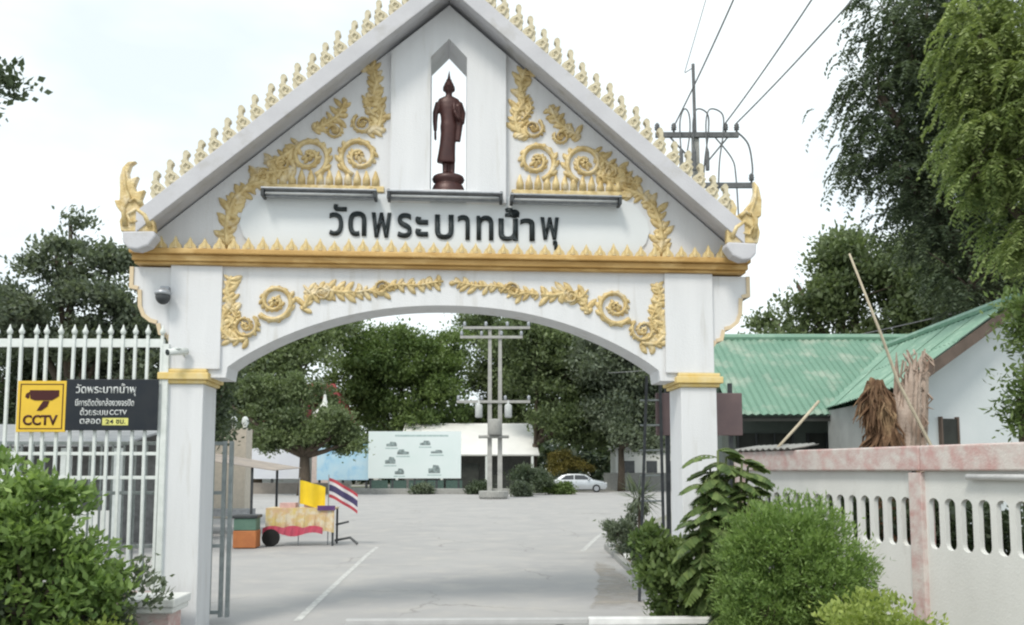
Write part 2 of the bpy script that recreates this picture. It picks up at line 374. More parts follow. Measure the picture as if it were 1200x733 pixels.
# ------------------------------------------------------------------ ground and road
mb = MB(); mb.add([(-600, -100, 0), (600, -100, 0), (600, 900, 0), (-600, 900, 0)], [(0, 1, 2, 3)])
tag(mb.build('ground', GROUND), kind='structure')
mb = MB(); z = .004
mb.add([(-9, -20, z), (4.2, -20, z), (3.0, 13, z), (2.6, 20, z), (4.5, 30, z), (9, 45, z), (60, 60, z), (60, 88, z), (14, 82, z), (1.0, 73, z), (-30, 72, z), (-70, 68, z), (-70, 36, z), (-22, 26, z), (-11, 14, z)], [tuple(range(15))])
tag(mb.build('road', ROAD), kind='structure')
def line(name, pts, wd, m=LINE, z=.008):
    mb = MB(); n = len(pts); vs = []
    for i, (x, y) in enumerate(pts):
        x0, y0 = pts[max(i - 1, 0)]; x1, y1 = pts[min(i + 1, n - 1)]; l = math.hypot(x1 - x0, y1 - y0)
        nx, ny = -(y1 - y0) / l * wd / 2, (x1 - x0) / l * wd / 2
        vs += [(x + nx, y + ny, z), (x - nx, y - ny, z)]
    mb.add(vs, [(2 * i, 2 * i + 1, 2 * i + 3, 2 * i + 2) for i in range(n - 1)])
    return tag(mb.build(name, m), kind='structure')
dm_ = bpy.data.materials.new('thin_dirt_film'); dm_.use_nodes = True; t_ = dm_.node_tree; b_ = t_.nodes['Principled BSDF']; b_.inputs['Roughness'].default_value = .95; b_.inputs['Base Color'].default_value = (.38, .345, .30, 1)
a_ = t_.nodes.new('ShaderNodeAttribute'); a_.attribute_name = 'thick'; n_ = t_.nodes.new('ShaderNodeTexNoise'); n_.inputs['Scale'].default_value = 2.2; n_.inputs['Detail'].default_value = 8
c_ = t_.nodes.new('ShaderNodeTexCoord'); t_.links.new(c_.outputs['Object'], n_.inputs['Vector'])
p_ = t_.nodes.new('ShaderNodeMath'); p_.operation = 'MULTIPLY_ADD'; p_.inputs[1].default_value = 1.6; t_.links.new(n_.outputs['Fac'], p_.inputs[0]); t_.links.new(a_.outputs['Fac'], p_.inputs[2])
r_ = t_.nodes.new('ShaderNodeMapRange'); r_.inputs['From Min'].default_value = 1.0; r_.inputs['From Max'].default_value = 2.1; t_.links.new(p_.outputs[0], r_.inputs['Value']); t_.links.new(r_.outputs['Result'], b_.inputs['Alpha'])
def dirt(q):
    n = len(q); cx = sum(p[0] for p in q) / n; cy = sum(p[1] for p in q) / n; vs = []
    for f in (1, .6): vs += [(cx + (x - cx) * f, cy + (y - cy) * f, .009) for x, y in q]
    fs = [(i, (i + 1) % n, n + (i + 1) % n, n + i) for i in range(n)] + [tuple(range(n, 2 * n))]
    mb = MB(); mb.add(vs, fs); o = mb.build('dirt_patch', dm_); at = o.data.attributes.new('thick', 'FLOAT', 'POINT'); at.data.foreach_set('value', [-.45] * n + [.7] * n)
    return tag(o, kind='structure')
def rough(pts, n=6, amp=.05):
    q = []
    for (x0, y0), (x1, y1) in zip(pts, pts[1:] + pts[:1]):
        for i in range(n): q.append((x0 + (x1 - x0) * i / n + random.uniform(-amp, amp), y0 + (y1 - y0) * i / n + random.uniform(-amp, amp)))
    return q
line('road_marking', [(-2.72, 11), (-2.8, 12.1), (-3.05, 16), (-3.3, 20), (-3.36, 21.5)], .1)
line('road_marking', [(1.66, 20.4), (1.95, 22), (2.4, 24.5), (3.15, 28)], .12)
q = rough([(0.95, 11.2), (1.9, 11.2), (2.2, 13.5), (2.15, 18), (1.75, 19.5), (1.5, 16), (1.2, 13.2)]); dirt(q)
# planting bed with a low kerb along the right of the drive
mb = MB(); mb.prism_z([(2.1, 6), (4.9, 6), (4.55, 10.5), (3.9, 13.6), (2.9, 21), (2.35, 21), (2.25, 13), (1.75, 9.6)], 0, .09)
tag(mb.build('planting_bed', SOIL), kind='structure')
kerb = [(1.98, 6), (1.63, 9.6), (2.13, 13.0), (2.24, 21), (2.36, 21), (2.25, 13.0), (1.75, 9.6), (2.1, 6)]
mb = MB(); mb.prism_z(kerb, 0, .13); tag(mb.build('kerb', CONC, bevel=.015), kind='structure')

# ------------------------------------------------------------------ the temple gate
GLOC, GROT = (-.79, 10.3, 0), R(4)
gate = empty('temple_gate', GLOC, GROT, 'white gabled temple gateway with gold reliefs spanning the driveway', 'gateway')
for s in (-1, 1):
    mb = MB(); a, b = sorted((s * 2.885, s * 3.335)); mb.box(a, b, 0, .56, 0, 2.93)
    c = mb.build('column', WHITE, gate, bevel=.012)
    mb = MB()
    for (e, z0, z1) in ((.035, 2.93, 2.975), (.07, 2.975, 3.06), (.04, 3.06, 3.105)): mb.box(a - e, b + e, -e, .56 + e, z0, z1)
    mb.build('capital', YCAP, c, bevel=.012)
    mb = MB(); a, b = sorted((s * 2.70, s * 3.31)); mb.box(a, b, -.012, .56, 3.105, 4.36); mb.build('upper_block', WHITE, c, bevel=.01)
    # scrolled bracket on the outside
    prof = [(3.31, 4.34), (3.80, 4.34), (3.80, 4.08), (3.70, 4.06), (3.69, 3.86), (3.64, 3.74), (3.55, 3.67), (3.47, 3.65), (3.44, 3.52), (3.36, 3.50), (3.31, 3.42)]
    mb = MB(); mb.prism([(s * x, zz) for x, zz in prof], .04, .50); br = mb.build('bracket', WHITE, gate)
    edge = prof[1:]
    mb = MB()
    for (x0, z0), (x1, z1) in zip(edge[:-1], edge[1:]):
        l = math.hypot(x1 - x0, z1 - z0); nx, nz_ = (z1 - z0) / l * -.045, (x1 - x0) / l * .045
        q = [(x0, z0), (x1, z1), (x1 - nx * 1.0, z1 - nz_), (x0 - nx, z0 - nz_)]
        mb.prism([(s * x, zz) for x, zz in q], .02 + .001 * random.random(), .52)
    mb.build('bracket_edge', CREAM, br)
# arched beam
xs = [-2.88, -2.64] + [(-2.62 + 5.24 * i / 40) for i in range(41)] + [2.64, 2.88]
def arch_z(x):
    x = abs(x)
    if x > 2.63: return 3.01
    t = x / 2.62
    return 3.14 + .78 * (1 - t ** 2.15) ** .93
mb = MB(); mb.strip(xs, [arch_z(x) for x in xs], [4.36] * len(xs), .03, .53)
arch = mb.build('arch_beam', WHITE, gate)
# cornice with a row of leaf tips
mb = MB()
for (e, z0, z1) in ((.06, 4.36, 4.395), (.10, 4.395, 4.47), (.15, 4.47, 4.535)): mb.box(-3.70 - e * .4, 3.70 + e * .4, -e, .56 + e, z0, z1)
cornice = mb.build('cornice', CORNICE, gate, bevel=.012)
mb = MB(); mb.prism([(-.075, 0), (.075, 0), (.062, .05), (.03, .085), (0, .155), (-.03, .085), (-.062, .05)], -.02, .02); mb.stroke([(0, .005), (0, .06), (0, .11)], [.03, .025, .006], .016, -.02)
tooth = mb.mesh('cornice_leaf', GOLD)
for i in range(43): link_mesh('cornice_leaf', tooth, cornice, ((i - 21) * .17, -.105, 4.535), (0, 0, 0), (1, 1, random.uniform(.85, 1.08)))

# gable: rake line z = 7.99 - .86 |x|
def rake(x, d=0): return 7.99 - .86 * abs(x) - d
NW, NF, NS, NP = .225, 5.34, 7.06, 7.30           # niche half width, floor, shoulder, peak
mb = MB()
xl = [-3.55, -2.5, -1.5, -NW]
mb.strip(xl, [4.535] * 4, [max(rake(x, .2), 4.6) for x in xl], .06, .50)
mb.strip([-x for x in xl[::-1]], [4.535] * 4, [max(rake(x, .2), 4.6) for x in xl[::-1]], .06, .50)
mb.strip([-NW, 0, NW], [NS, NP, NS], [rake(NW, .2), rake(0, .2), rake(NW, .2)], .06, .50)
mb.box(-NW, NW, .06, .50, 4.535, NF)
gable = mb.build('gable_wall', WHITE, gate)
mb = MB()
for a, b in ((-.715, -NW), (NW, .715)):
    mb.strip([a, b], [5.2, 5.2], [rake(a, .26), rake(b, .26)], -.03, .07)
mb.strip([-NW, 0, NW], [NS, NP, NS], [rake(NW, .26), rake(0, .26), rake(NW, .26)], -.03, .07)
mb.build('niche_surround', WHITE, gate)
mb = MB(); mb.box(-.40, .40, -.10, .34, 5.275, NF - .004); mb.build('niche_sill', WHITE, gate, bevel=.01)
# name panel with pointed round ends
pp = [(-2.2, 5.30), (2.2, 5.30), (2.38, 5.2), (2.5, 5.05), (2.53, 4.9), (2.48, 4.75), (2.35, 4.6), (2.3, 4.54), (-2.3, 4.54), (-2.35, 4.6), (-2.48, 4.75), (-2.53, 4.9), (-2.5, 5.05), (-2.38, 5.2)]
mb = MB(); mb.prism(pp, .035, .10); panel = mb.build('name_panel', PANEL, gate)
letters = [('\u0e27\u0e31', 385, 405, 4.765, .31 * 1.28), ('\u0e14', 407, 428, 4.765, .31), ('\u0e1e', 434, 457, 4.755, .31), ('\u0e23', 464, 481, 4.755, .31), ('\u0e30', 485, 500, 4.775, .25),
           ('\u0e1a', 508, 530, 4.745, .31), ('\u0e32', 535, 549, 4.745, .31), ('\u0e17', 557, 577, 4.745, .31), ('\u0e19\u0e49\u0e33', 583, 626, 4.74, .31 * 1.36), ('\u0e1e\u0e38', 633, 655, 4.64, .31 * 1.32)]
for body, a, b, zz, hh in letters:
    u0 = -1.45 + (a - 385) / 270 * 2.83; u1 = -1.45 + (b - 385) / 270 * 2.83
    link_mesh('letter', text_mesh(body, BLACK, .02, .02, u1 - u0, hh), panel, (u0, .035, zz))
# roof slopes with their front boards, crest finials and corner horns
fin_poly = [(-.08, -.02), (.08, -.02), (.09, .03), (.085, .075), (.06, .11), (.028, .135), (.018, .165), (.03, .19), (.055, .205), (.06, .228), (.04, .25), (.01, .25), (-.015, .225), (-.022, .19), (-.028, .165), (-.06, .15), (-.045, .125), (-.085, .10), (-.075, .07), (-.1, .04)]
mb = MB(); mb.prism(fin_poly, -.04, .04)
mb.stroke([(.05, .02), (-.03, .04), (-.045, .09), (0, .12), (.03, .09), (.01, .06)], [.02, .02, .018, .016, .014, .008], .02, -.04)
fin = mb.mesh('crest_finial', GOLD_PALE)
for s in (-1, 1):
    mb = MB(); e = 3.60
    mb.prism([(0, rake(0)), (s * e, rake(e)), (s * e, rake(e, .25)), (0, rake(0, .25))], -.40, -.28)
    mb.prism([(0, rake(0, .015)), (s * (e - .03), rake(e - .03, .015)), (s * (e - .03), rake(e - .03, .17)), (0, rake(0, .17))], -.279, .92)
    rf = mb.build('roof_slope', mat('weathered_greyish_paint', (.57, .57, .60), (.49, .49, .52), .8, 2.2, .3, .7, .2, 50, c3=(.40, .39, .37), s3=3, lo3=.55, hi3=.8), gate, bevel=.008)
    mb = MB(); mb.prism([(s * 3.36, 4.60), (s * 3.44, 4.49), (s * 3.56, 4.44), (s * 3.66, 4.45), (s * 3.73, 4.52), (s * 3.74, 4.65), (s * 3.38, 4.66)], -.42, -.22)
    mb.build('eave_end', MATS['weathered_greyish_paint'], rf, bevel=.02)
    for i in range(21):
        x = .15 + i * .160
        if x > 3.36: break
        link_mesh('crest_finial', fin, rf, (s * x, -.34, rake(x) - .03), (0, s * R(random.uniform(10, 18)), 0), (-s * .98, 1, random.uniform(1.12, 1.26)))
    # corner horn: rising flame
    hp = [(3.38, 4.66), (3.77, 4.66), (3.79, 4.78), (3.76, 4.86), (3.83, 4.95), (3.86, 5.03), (3.80, 5.03), (3.80, 5.15), (3.81, 5.3), (3.78, 5.42), (3.72, 5.49), (3.63, 5.50), (3.69, 5.45), (3.715, 5.36), (3.70, 5.28), (3.60, 5.32), (3.64, 5.2), (3.62, 5.13), (3.52, 5.16), (3.56, 5.04), (3.52, 4.96), (3.42, 4.96), (3.46, 4.88), (3.40, 4.78)]
    if s > 0: hp = [(3.38, 4.66), (3.77, 4.66), (3.80, 4.8), (3.77, 4.92), (3.74, 4.97), (3.82, 5.0), (3.83, 5.2), (3.80, 5.36), (3.74, 5.44), (3.74, 5.3), (3.70, 5.18), (3.63, 5.10), (3.60, 5.02), (3.50, 5.0), (3.52, 5.1), (3.47, 5.2), (3.38, 5.19), (3.42, 5.14), (3.41, 5.06), (3.37, 5.0), (3.39, 4.85)]
    mb = MB(); mb.prism([(s * x, zz) for x, zz in hp], -.38, -.29)
    horn = mb.build('corner_horn', GOLD, gate, bevel=.012)
    mb = MB()
    for pts in ([(3.44, 4.72), (3.5, 4.85), (3.6, 4.92), (3.7, 4.86), (3.66, 4.76), (3.58, 4.78)], [(3.72, 4.72), (3.75, 4.95), (3.68, 5.05), (3.74, 5.2), (3.76, 5.38)], [(3.55, 4.98), (3.62, 5.05), (3.68, 5.0)]):
        n = len(pts); mb.stroke([(s * x, zz) for x, zz in pts], [.035 * (1 - .7 * i / n) for i in range(n)], .03, -.38)
    mb.build('horn_relief', GOLD, horn, True)

# gold stucco reliefs
def spiral(c, r_out, turns, a0, sg, r_in=.1, n=40):
    return [(c[0] + r_out * (1 + (r_in - 1) * (i / n)) * math.cos(a0 + sg * turns * 2 * math.pi * i / n), c[1] + r_out * (1 + (r_in - 1) * (i / n)) * math.sin(a0 + sg * turns * 2 * math.pi * i / n)) for i in range(n + 1)]
def taper(n, a, b): return [a + (b - a) * i / (n - 1) for i in range(n)]
def hook(mb, x, z, ang, L, wd, sg, y, d=.035):
    """small curled flame leaf"""
    pts = []
    for i in range(8):
        t = i / 7; a = ang + sg * 1.5 * t * t
        pts.append((x + math.cos(ang) * L * t - math.sin(ang) * sg * -L * .35 * t * t, z + math.sin(ang) * L * t + math.cos(ang) * sg * L * .35 * t * t))
    ws = [wd * (.45 + 1.5 * (i / 7)) * (1 - (i / 7) ** 3.2) + .006 for i in range(8)]
    mb.stroke(pts, ws, [d * (1 - .5 * i / 7) for i in range(8)], y)
def volute(mb, c, r, a0, sg, y):
    """open scroll: a leafy band winding in to a bud, wall showing between the turns"""
    p = spiral(c, r * .95, 1.55, a0, sg, .2, 44); n = len(p)
    mb.stroke(p, [r * .14 * (1 - .4 * i / n) for i in range(n)], .055, y)
    for i in range(0, n - 8, 2):
        x, z = p[i]; a = math.atan2(z - c[1], x - c[0]); k = 1 - .5 * i / n
        hook(mb, x, z, a + sg * random.uniform(1.0, 1.5), r * .36 * k, r * .11 * k, sg, y, random.uniform(.035, .065))
        if i % 4 == 0: hook(mb, x, z, a + math.pi - sg * random.uniform(.9, 1.4), r * .24 * k, r * .07 * k, sg, y, .04)
    for k in range(6):
        a = a0 + 2 * math.pi * k / 6
        hook(mb, c[0] + r * .06 * math.cos(a), c[1] + r * .06 * math.sin(a), a + .4, r * .26, r * .08, sg, y, .06)
def plate(mb, pts, y, t=.012): mb.prism(pts, y - t, y + .003)
def disc(c, r, n=26, k=.05): return [(c[0] + r * (1 + k * math.cos(i * math.pi)) * math.cos(2 * math.pi * i / n), c[1] + r * (1 + k * math.cos(i * math.pi)) * math.sin(2 * math.pi * i / n)) for i in range(n)]
def ribbon(pts, wd):
    a = []; b = []; n = len(pts)
    for i, (x, z) in enumerate(pts):
        x0, z0 = pts[max(i - 1, 0)]; x1, z1 = pts[min(i + 1, n - 1)]; l = math.hypot(x1 - x0, z1 - z0); k = wd * (1 if 0 < i < n - 1 else .35)
        a.append((x - (z1 - z0) / l * k, z + (x1 - x0) / l * k)); b.append((x + (z1 - z0) / l * k, z - (x1 - x0) / l * k))
    return a + b[::-1]
def flame_plate(x, z, h, wd, s):
    return [(x + s * q * wd, z + h * t) for q, t in ((-.62, -.04), (.62, -.04), (.72, .12), (.60, .30), (.42, .40), (.44, .55), (.28, .66), (.26, .82), (.14, 1.0), (.0, .86), (-.12, .66), (-.3, .62), (-.34, .46), (-.55, .36), (-.6, .2), (-.74, .1))]
def leafy(mb, pts, wd, y, s=1, step=.07, hl=.13):
    """running foliage: a stem with curled leaves on both sides"""
    q = []
    for (x0, z0), (x1, z1) in zip(pts[:-1], pts[1:]):
        l = math.hypot(x1 - x0, z1 - z0); m_ = max(2, int(l / step))
        for i in range(m_): q.append((x0 + (x1 - x0) * i / m_, z0 + (z1 - z0) * i / m_, math.atan2(z1 - z0, x1 - x0)))
    mb.stroke([(a, b) for a, b, _ in q] + [pts[-1]], [wd * .6] * len(q) + [wd * .3], .045, y)
    for i, (a, b, t) in enumerate(q):
        for sg in (-1, 1):
            k = hl * random.uniform(.5, 1.05)
            hook(mb, a, b, t + sg * random.uniform(.6, 1.4), k, k * .24, -sg if i % 2 else sg, y, random.uniform(.03, .05))
def flame(mb, x, z, h, wd, s, y):
    for k, (dx, hh, ww) in enumerate(((0, 1, 1), (.30, .62, .7), (-.28, .6, .7), (.55, .36, .6), (-.5, .34, .6))):
        pts = []
        for i in range(13):
            t = i / 12; pts.append((x + s * (dx * wd * (1 - t * .4) + wd * .22 * math.sin(t * 5.2 + .4) * (.4 + t * .4)), z + h * hh * t))
        mb.stroke(pts, [wd * .13 * ww * (1 - (i / 12) ** 1.6) + .006 for i in range(13)], [.06 * (1 - .5 * i / 12) for i in range(13)], y)
        for i in range(1, 10, 2):
            for sg in (-1, 1): hook(mb, pts[i][0], pts[i][1], math.pi / 2 + sg * random.uniform(.5, 1.1), wd * .42, wd * .085, sg * (1 if i % 4 else -1), y, .05)
def mir(mb, s):
    if s > 0: mb.v = [(-x, y, zz) for x, y, zz in mb.v]
    return mb
def relief(name, parent, s, fn):
    mb = MB(); bk = MB(); fn(mb, bk); mir(mb, s).build(name, GOLD, parent, True)
for s in (-1, 1):
    Y = .06
    for c, a0, sg in (((-1.72, 5.76), -1.2, 1), ((-1.10, 5.78), -1.9, -1)):
        relief('scroll_relief', gable, s, lambda mb, bk: (volute(mb, c, .265, a0, sg, Y), plate(bk, disc(c, .25), Y)))
    def f1(mb, bk):
        volute(mb, (-1.06, 6.20), .135, 2.2, 1, Y)
        leafy(mb, [(-1.0, 6.08), (-.86, 6.16), (-.83, 6.36), (-.95, 6.54), (-.90, 6.74), (-.97, 6.97)], .05, Y, hl=.14, step=.04)
        leafy(mb, [(-.93, 6.3), (-1.04, 6.45), (-1.0, 6.6)], .03, Y, hl=.09, step=.04)
    relief('flame_relief', gable, s, f1)
    def f2(mb, bk):
        volute(mb, (-1.42, 6.10), .10, .5, -1, Y); q = [(-1.66, 6.10), (-1.48, 6.20), (-1.36, 6.30), (-1.27, 6.50)]; leafy(mb, q, .045, Y, hl=.14, step=.05); plate(bk, ribbon(q, .07), Y)
    relief('leaf_relief', gable, s, f2)
    def f3(mb, bk):
        volute(mb, (-2.03, 5.66), .10, 1.0, 1, Y); volute(mb, (-2.26, 5.52), .08, 1.0, 1, Y); q = [(-1.88, 5.60), (-2.1, 5.56), (-2.42, 5.50)]; leafy(mb, q, .05, Y, hl=.17, step=.05); plate(bk, ribbon(q, .10), Y)
        q = [(-1.84, 5.92), (-1.96, 5.80), (-2.08, 5.72), (-2.26, 5.66)]; leafy(mb, q, .045, Y, hl=.14, step=.05); plate(bk, ribbon(q, .08), Y, .010)
    relief('leaf_relief', gable, s, f3)
    def f4(mb, bk):
        q = [(-2.66, 4.60), (-2.69, 4.8), (-2.67, 5.0), (-2.60, 5.2), (-2.44, 5.37), (-2.2, 5.45)]; leafy(mb, q, .06, Y, hl=.16, step=.05); plate(bk, ribbon(q, .11), Y)
    relief('border_relief', gable, s, f4)
    # row of upright petals under the scrolls
    mb = MB(); mb.box(-2.3, -.79, .02, .075, 5.325, 5.40); mir(mb, s).build('petal_band', GOLD, gable, bevel=.01)
    for i in range(12):
        mb = MB(); x = -2.14 + i * .113; hgt = .19 if i > 2 else .13
        mb.stroke([(x, 5.40), (x, 5.40 + hgt * .5), (x, 5.40 + hgt)], [.05, .048, .012], .045, Y); mir(mb, s).build('petal', GOLD, gable, True)
    # reliefs on the arched beam
    Y = .03
    def f5(mb, bk):
        volute(mb, (-2.43, 3.64), .16, .8, -1, Y)
        leafy(mb, [(-2.40, 3.48), (-2.58, 3.46), (-2.70, 3.58), (-2.68, 3.76), (-2.58, 3.90), (-2.65, 4.06), (-2.60, 4.24)], .05, Y, hl=.14, step=.04)
        leafy(mb, [(-2.6, 3.62), (-2.52, 3.78), (-2.58, 3.9)], .03, Y, hl=.09, step=.04)
    relief('flame_relief', arch, s, f5)
    relief('scroll_relief', arch, s, lambda mb, bk: (volute(mb, (-2.08, 3.94), .25, -2.4, 1, Y), plate(bk, disc((-2.08, 3.95), .25), Y)))
    def f6(mb, bk):
        q = [(-1.74, 3.84), (-1.68, 4.00), (-1.5, 4.10), (-1.3, 4.06), (-1.15, 4.07)]; leafy(mb, q, .05, Y, hl=.14, step=.05); plate(bk, ribbon(q, .075), Y)
        leafy(mb, [(-1.62, 4.0), (-1.74, 4.14)], .04, Y, hl=.12); volute(mb, (-1.52, 4.06), .10, 1, -1, Y)
    relief('garland_relief', arch, s, f6)
    def f7(mb, bk):
        q = [(-1.12, 4.06), (-.95, 4.09), (-.85, 4.05), (-.7, 4.15), (-.55, 4.17), (-.36, 4.16), (-.16, 4.20), (-.05, 4.22)]; leafy(mb, q, .032, Y, hl=.11, step=.05); plate(bk, ribbon(q, .05), Y); volute(mb, (-.80, 4.12), .10, 0, 1, Y)
    relief('garland_relief', arch, s, f7)

# things on the gate ------------------------------------------------
def on_gate(u, v, z=0):
    c, sn = math.cos(GROT), math.sin(GROT)
    return (GLOC[0] + u * c - v * sn, GLOC[1] + u * sn + v * c, z)
# statue
st = empty('statue', on_gate(0, .18, NF), GROT, 'dark red-brown robed standing figure in the pointed niche', 'statue')
mb = MB()
mb.lathe([(.235, 0), (.235, .035), (.215, .05), (.20, .10), (.185, .135), (.165, .15), (.165, .165), (.195, .185), (.205, .215), (.19, .25), (.17, .262)], 28, sy=.78)
mb.build('pedestal', STATUE, st, True)
mb = MB(); b0 = .262
def T(pts, r, seg=10): mb.tube([(x, y, b0 + zz) for x, y, zz in pts], r, seg)
T([(-.045, -.09, .018), (-.045, -.03, .03), (-.04, .03, .05), (-.04, .03, .2)], [.022, .028, .036, .04])
T([(.05, -.07, .018), (.05, -.01, .03), (.045, .04, .05), (.045, .04, .2)], [.022, .028, .036, .04])
# robe: hem to shoulders, swept to the side at the hem
rings = [(.17, .115, .055, -.03), (.2, .118, .06, -.03), (.30, .108, .065, -.022), (.42, .10, .07, -.012), (.55, .098, .075, -.004), (.64, .108, .078, 0), (.70, .100, .075, 0), (.78, .105, .075, 0), (.88, .132, .078, 0), (.95, .148, .072, 0), (1.0, .13, .06, 0), (1.03, .07, .05, 0)]
seg = 24; vs = []; fs = []
for zz, rx, ry, dx in rings:
    for k in range(seg):
        t = 2 * math.pi * k / seg; vs.append((dx + rx * math.cos(t), ry * math.sin(t), b0 + zz))
for i in range(len(rings) - 1):
    for k in range(seg): fs.append((i * seg + k, i * seg + (k + 1) % seg, (i + 1) * seg + (k + 1) % seg, (i + 1) * seg + k))
fs += [tuple(range(seg - 1, -1, -1)), tuple((len(rings) - 1) * seg + k for k in range(seg))]
mb.add(vs, fs)
T([(0, -.005, .98), (0, -.01, 1.08)], [.045, .042])
mb.ell((0, -.015, b0 + 1.15), (.068, .075, .092), 16, 10)
T([(0, -.09, 1.16), (0, -.1, 1.135)], [.010, .014], 6)
for s in (-1, 1): mb.ell((s * .068, -.005, b0 + 1.135), (.012, .018, .04), 8, 6)
mb.ell((0, 0, b0 + 1.235), (.042, .045, .04), 12, 8); T([(0, 0, 1.25), (0, 0, 1.31), (.003, 0, 1.39)], [.026, .016, .004], 8)
T([(-.13, 0, .95), (-.168, .0, .82), (-.172, -.01, .70), (-.168, -.02, .58)], [.043, .038, .032, .024])
mb.ell((-.168, -.025, b0 + .535), (.018, .026, .05), 8, 6)
for k in range(4): T([(-.178 + k * .007, -.045 + k * .012, .51), (-.178 + k * .007, -.045 + k * .013, .455 - .008 * (1.5 - abs(k - 1.5)))], [.008, .006], 6)
T([(.13, 0, .95), (.175, .02, .83), (.165, -.01, .70), (.12, -.085, .73), (.075, -.10, .80)], [.045, .042, .038, .03, .024])
mb.ell((.068, -.107, b0 + .84), (.024, .014, .042), 8, 6)
for k in range(4): T([(.052 + k * .011, -.107, .87), (.05 + k * .011, -.105, .925 - .006 * abs(k - 1.5))], [.007, .005], 6)
T([(.14, .0, .96), (.12, -.03, .9), (.14, .0, .66), (.12, .0, .45)], [.03, .036, .04, .03])
body = mb.build('figure', STATUE, st, True)
r = body.modifiers.new('remesh', 'REMESH'); r.mode = 'VOXEL'; r.voxel_size = .009
sm = body.modifiers.new('smooth', 'SMOOTH'); sm.factor = .6; sm.iterations = 3
baked(body, 'figure', STATUE)
# three strip lights over the name panel
for i, (a, b, z0, lab) in enumerate(((-2.24, -.86, 5.24, 'grey strip light over the left end of the name panel'), (-.74, .67, 5.24, 'grey strip light directly below the statue niche'), (.76, 2.14, 5.23, 'grey strip light over the right end of the name panel'))):
    L = empty('strip_light', on_gate((a + b) / 2, -.10, z0), GROT, lab, 'light', 'strip lights above the name panel'); h = (b - a) / 2
    mb = MB(); mb.prism([(-h, .03), (h, .03), (h, .05), (-h, .05)], -.09, .10); mb.box(-h, h, .02, .09, -.035, .03); mb.build('housing', ALU, L, bevel=.006)
    mb = MB(); mb.tube([(-h + .05, -.045, -.012), (h - .05, -.045, -.012)], .016, 10); mb.build('tube', mat('lamp_glass', (.55, .57, .58), None, .3), L, True)
    for q in (-1, 1):
        mb = MB(); mb.box(q * (h - .02) - .018, q * (h - .02) + .018, -.085, .095, -.055, .06); mb.build('end_cap', DKGREY, L, bevel=.005)
# security cameras on the left pillar
c = empty('dome_camera', on_gate(-3.36, -.05, 4.0), GROT, 'round grey security camera high on the left pillar', 'camera')
mb = MB(); mb.box(-.05, .05, -.02, .10, .02, .09); mb.build('mount', ALU, c, bevel=.01)
mb = MB(); mb.ell((.01, -.08, -.05), (.085, .085, .095), 16, 10); mb.build('dome', DKGREY, c, True)
mb = MB(); mb.lathe([(.092, 0), (.098, .02), (.07, .06), (.03, .08)], 20, (.01, -.08, -.03)); mb.build('shade', ALU, c, True)
c = empty('bullet_camera', on_gate(-3.17, -.014, 3.24), GROT, 'small white bullet camera just above the left capital', 'camera')
mb = MB(); mb.tube([(.06, .0, .02), (.06, -.08, .04)], .015, 8); mb.build('mount', FENCE, c)
mb = MB(); mb.tube([(.1, -.05, .07), (-.06, -.24, .03)], .042, 14); mb.box(-.02, .06, -.2, -.09, .075, .09); mb.build('housing', FENCE, c, True)
mb = MB(); mb.tube([(-.055, -.236, .031), (-.068, -.25, .028)], .034, 14); mb.build('lens', BLACK, c)

# ------------------------------------------------------------------ left fence, signs, sliding gate, pier
FX0, FX1, FY = -8.2, -4.13, 10.02
fence = empty('metal_fence', ((FX0 + FX1) / 2, FY, 0), R(1), 'tall white metal bar fence left of the gateway', 'fence')
hw = (FX1 - FX0) / 2
mb = MB(); mb.box(-hw, hw, -.12, .12, 0, .5); mb.build('base_wall', PINK, fence, bevel=.01)
for (z0, z1) in ((3.36, 3.46), (2.08, 2.12), (1.80, 1.84), (.62, .67)):
    mb = MB(); mb.box(-hw, hw, -.02, .02, z0, z1); mb.build('rail', FENCE, fence, bevel=.004)
mb = MB(); mb.box(-.016, .016, -.016, .016, .5, 3.5); barm = mb.mesh('bar', FENCE)
mb = MB(); mb.lathe([(.012, 3.5), (.03, 3.525), (.036, 3.55), (.022, 3.575), (.012, 3.60), (.004, 3.63)], 8); tipm = mb.mesh('bar_tip', FENCE, True)
n = int(2 * hw / .15)
for i in range(n + 1):
    x = -hw + .03 + i * (2 * hw - .06) / n
    b = link_mesh('bar', barm, fence, (x, -.022, 0), (0, R(random.uniform(-.25, .25)), 0)); link_mesh('tip', tipm, b)
for x in (hw + .03,):
    mb = MB(); mb.box(x - .035, x + .035, -.035, .035, 0, 3.40); mb.build('post', FENCE, fence, bevel=.005)
# yellow camera sign and black notice, hung on the fence
sg = empty('camera_sign', (-5.50, 9.945, 2.65), R(1), 'square yellow CCTV sign with a camera symbol on the fence', 'sign')
mb = MB(); mb.box(-.285, .285, 0, .02, -.30, .30); mb.build('plate', YELLOW, sg, bevel=.004)
mb = MB()
for q in ((-.25, .25, -.265, -.255), (-.25, .25, .255, .265), (-.25, -.24, -.255, .255), (.24, .25, -.255, .255)): mb.box(q[0], q[1], -.004, .0, q[2], q[3])
mb.build('border', MAROON, sg)
mb = MB(); mb.prism([(-.14, .19), (.20, .19), (.20, .12), (.12, .07), (-.08, .07), (-.13, .09)], -.006, 0); mb.prism([(-.14, .17), (-.18, .15), (-.19, .11), (-.16, .09), (-.145, .1)], -.006, 0)
mb.prism([(.02, .062), (.09, .062), (.07, .0), (.0, -.05), (-.05, -.05), (-.02, 0)], -.006, 0); mb.build('symbol', MAROON, sg)
link_mesh('lettering', text_mesh('CCTV', MAROON, .006, .03, .40, .12), sg, (-.205, 0, -.22))
sb = empty('notice_board', (-4.685, 9.957, 2.67), R(1), 'black notice board with white Thai lettering beside the yellow sign', 'sign')
mb = MB(); mb.box(-.535, .535, 0, .02, -.30, .30); mb.build('plate', SIGNBLK, sb, bevel=.004)
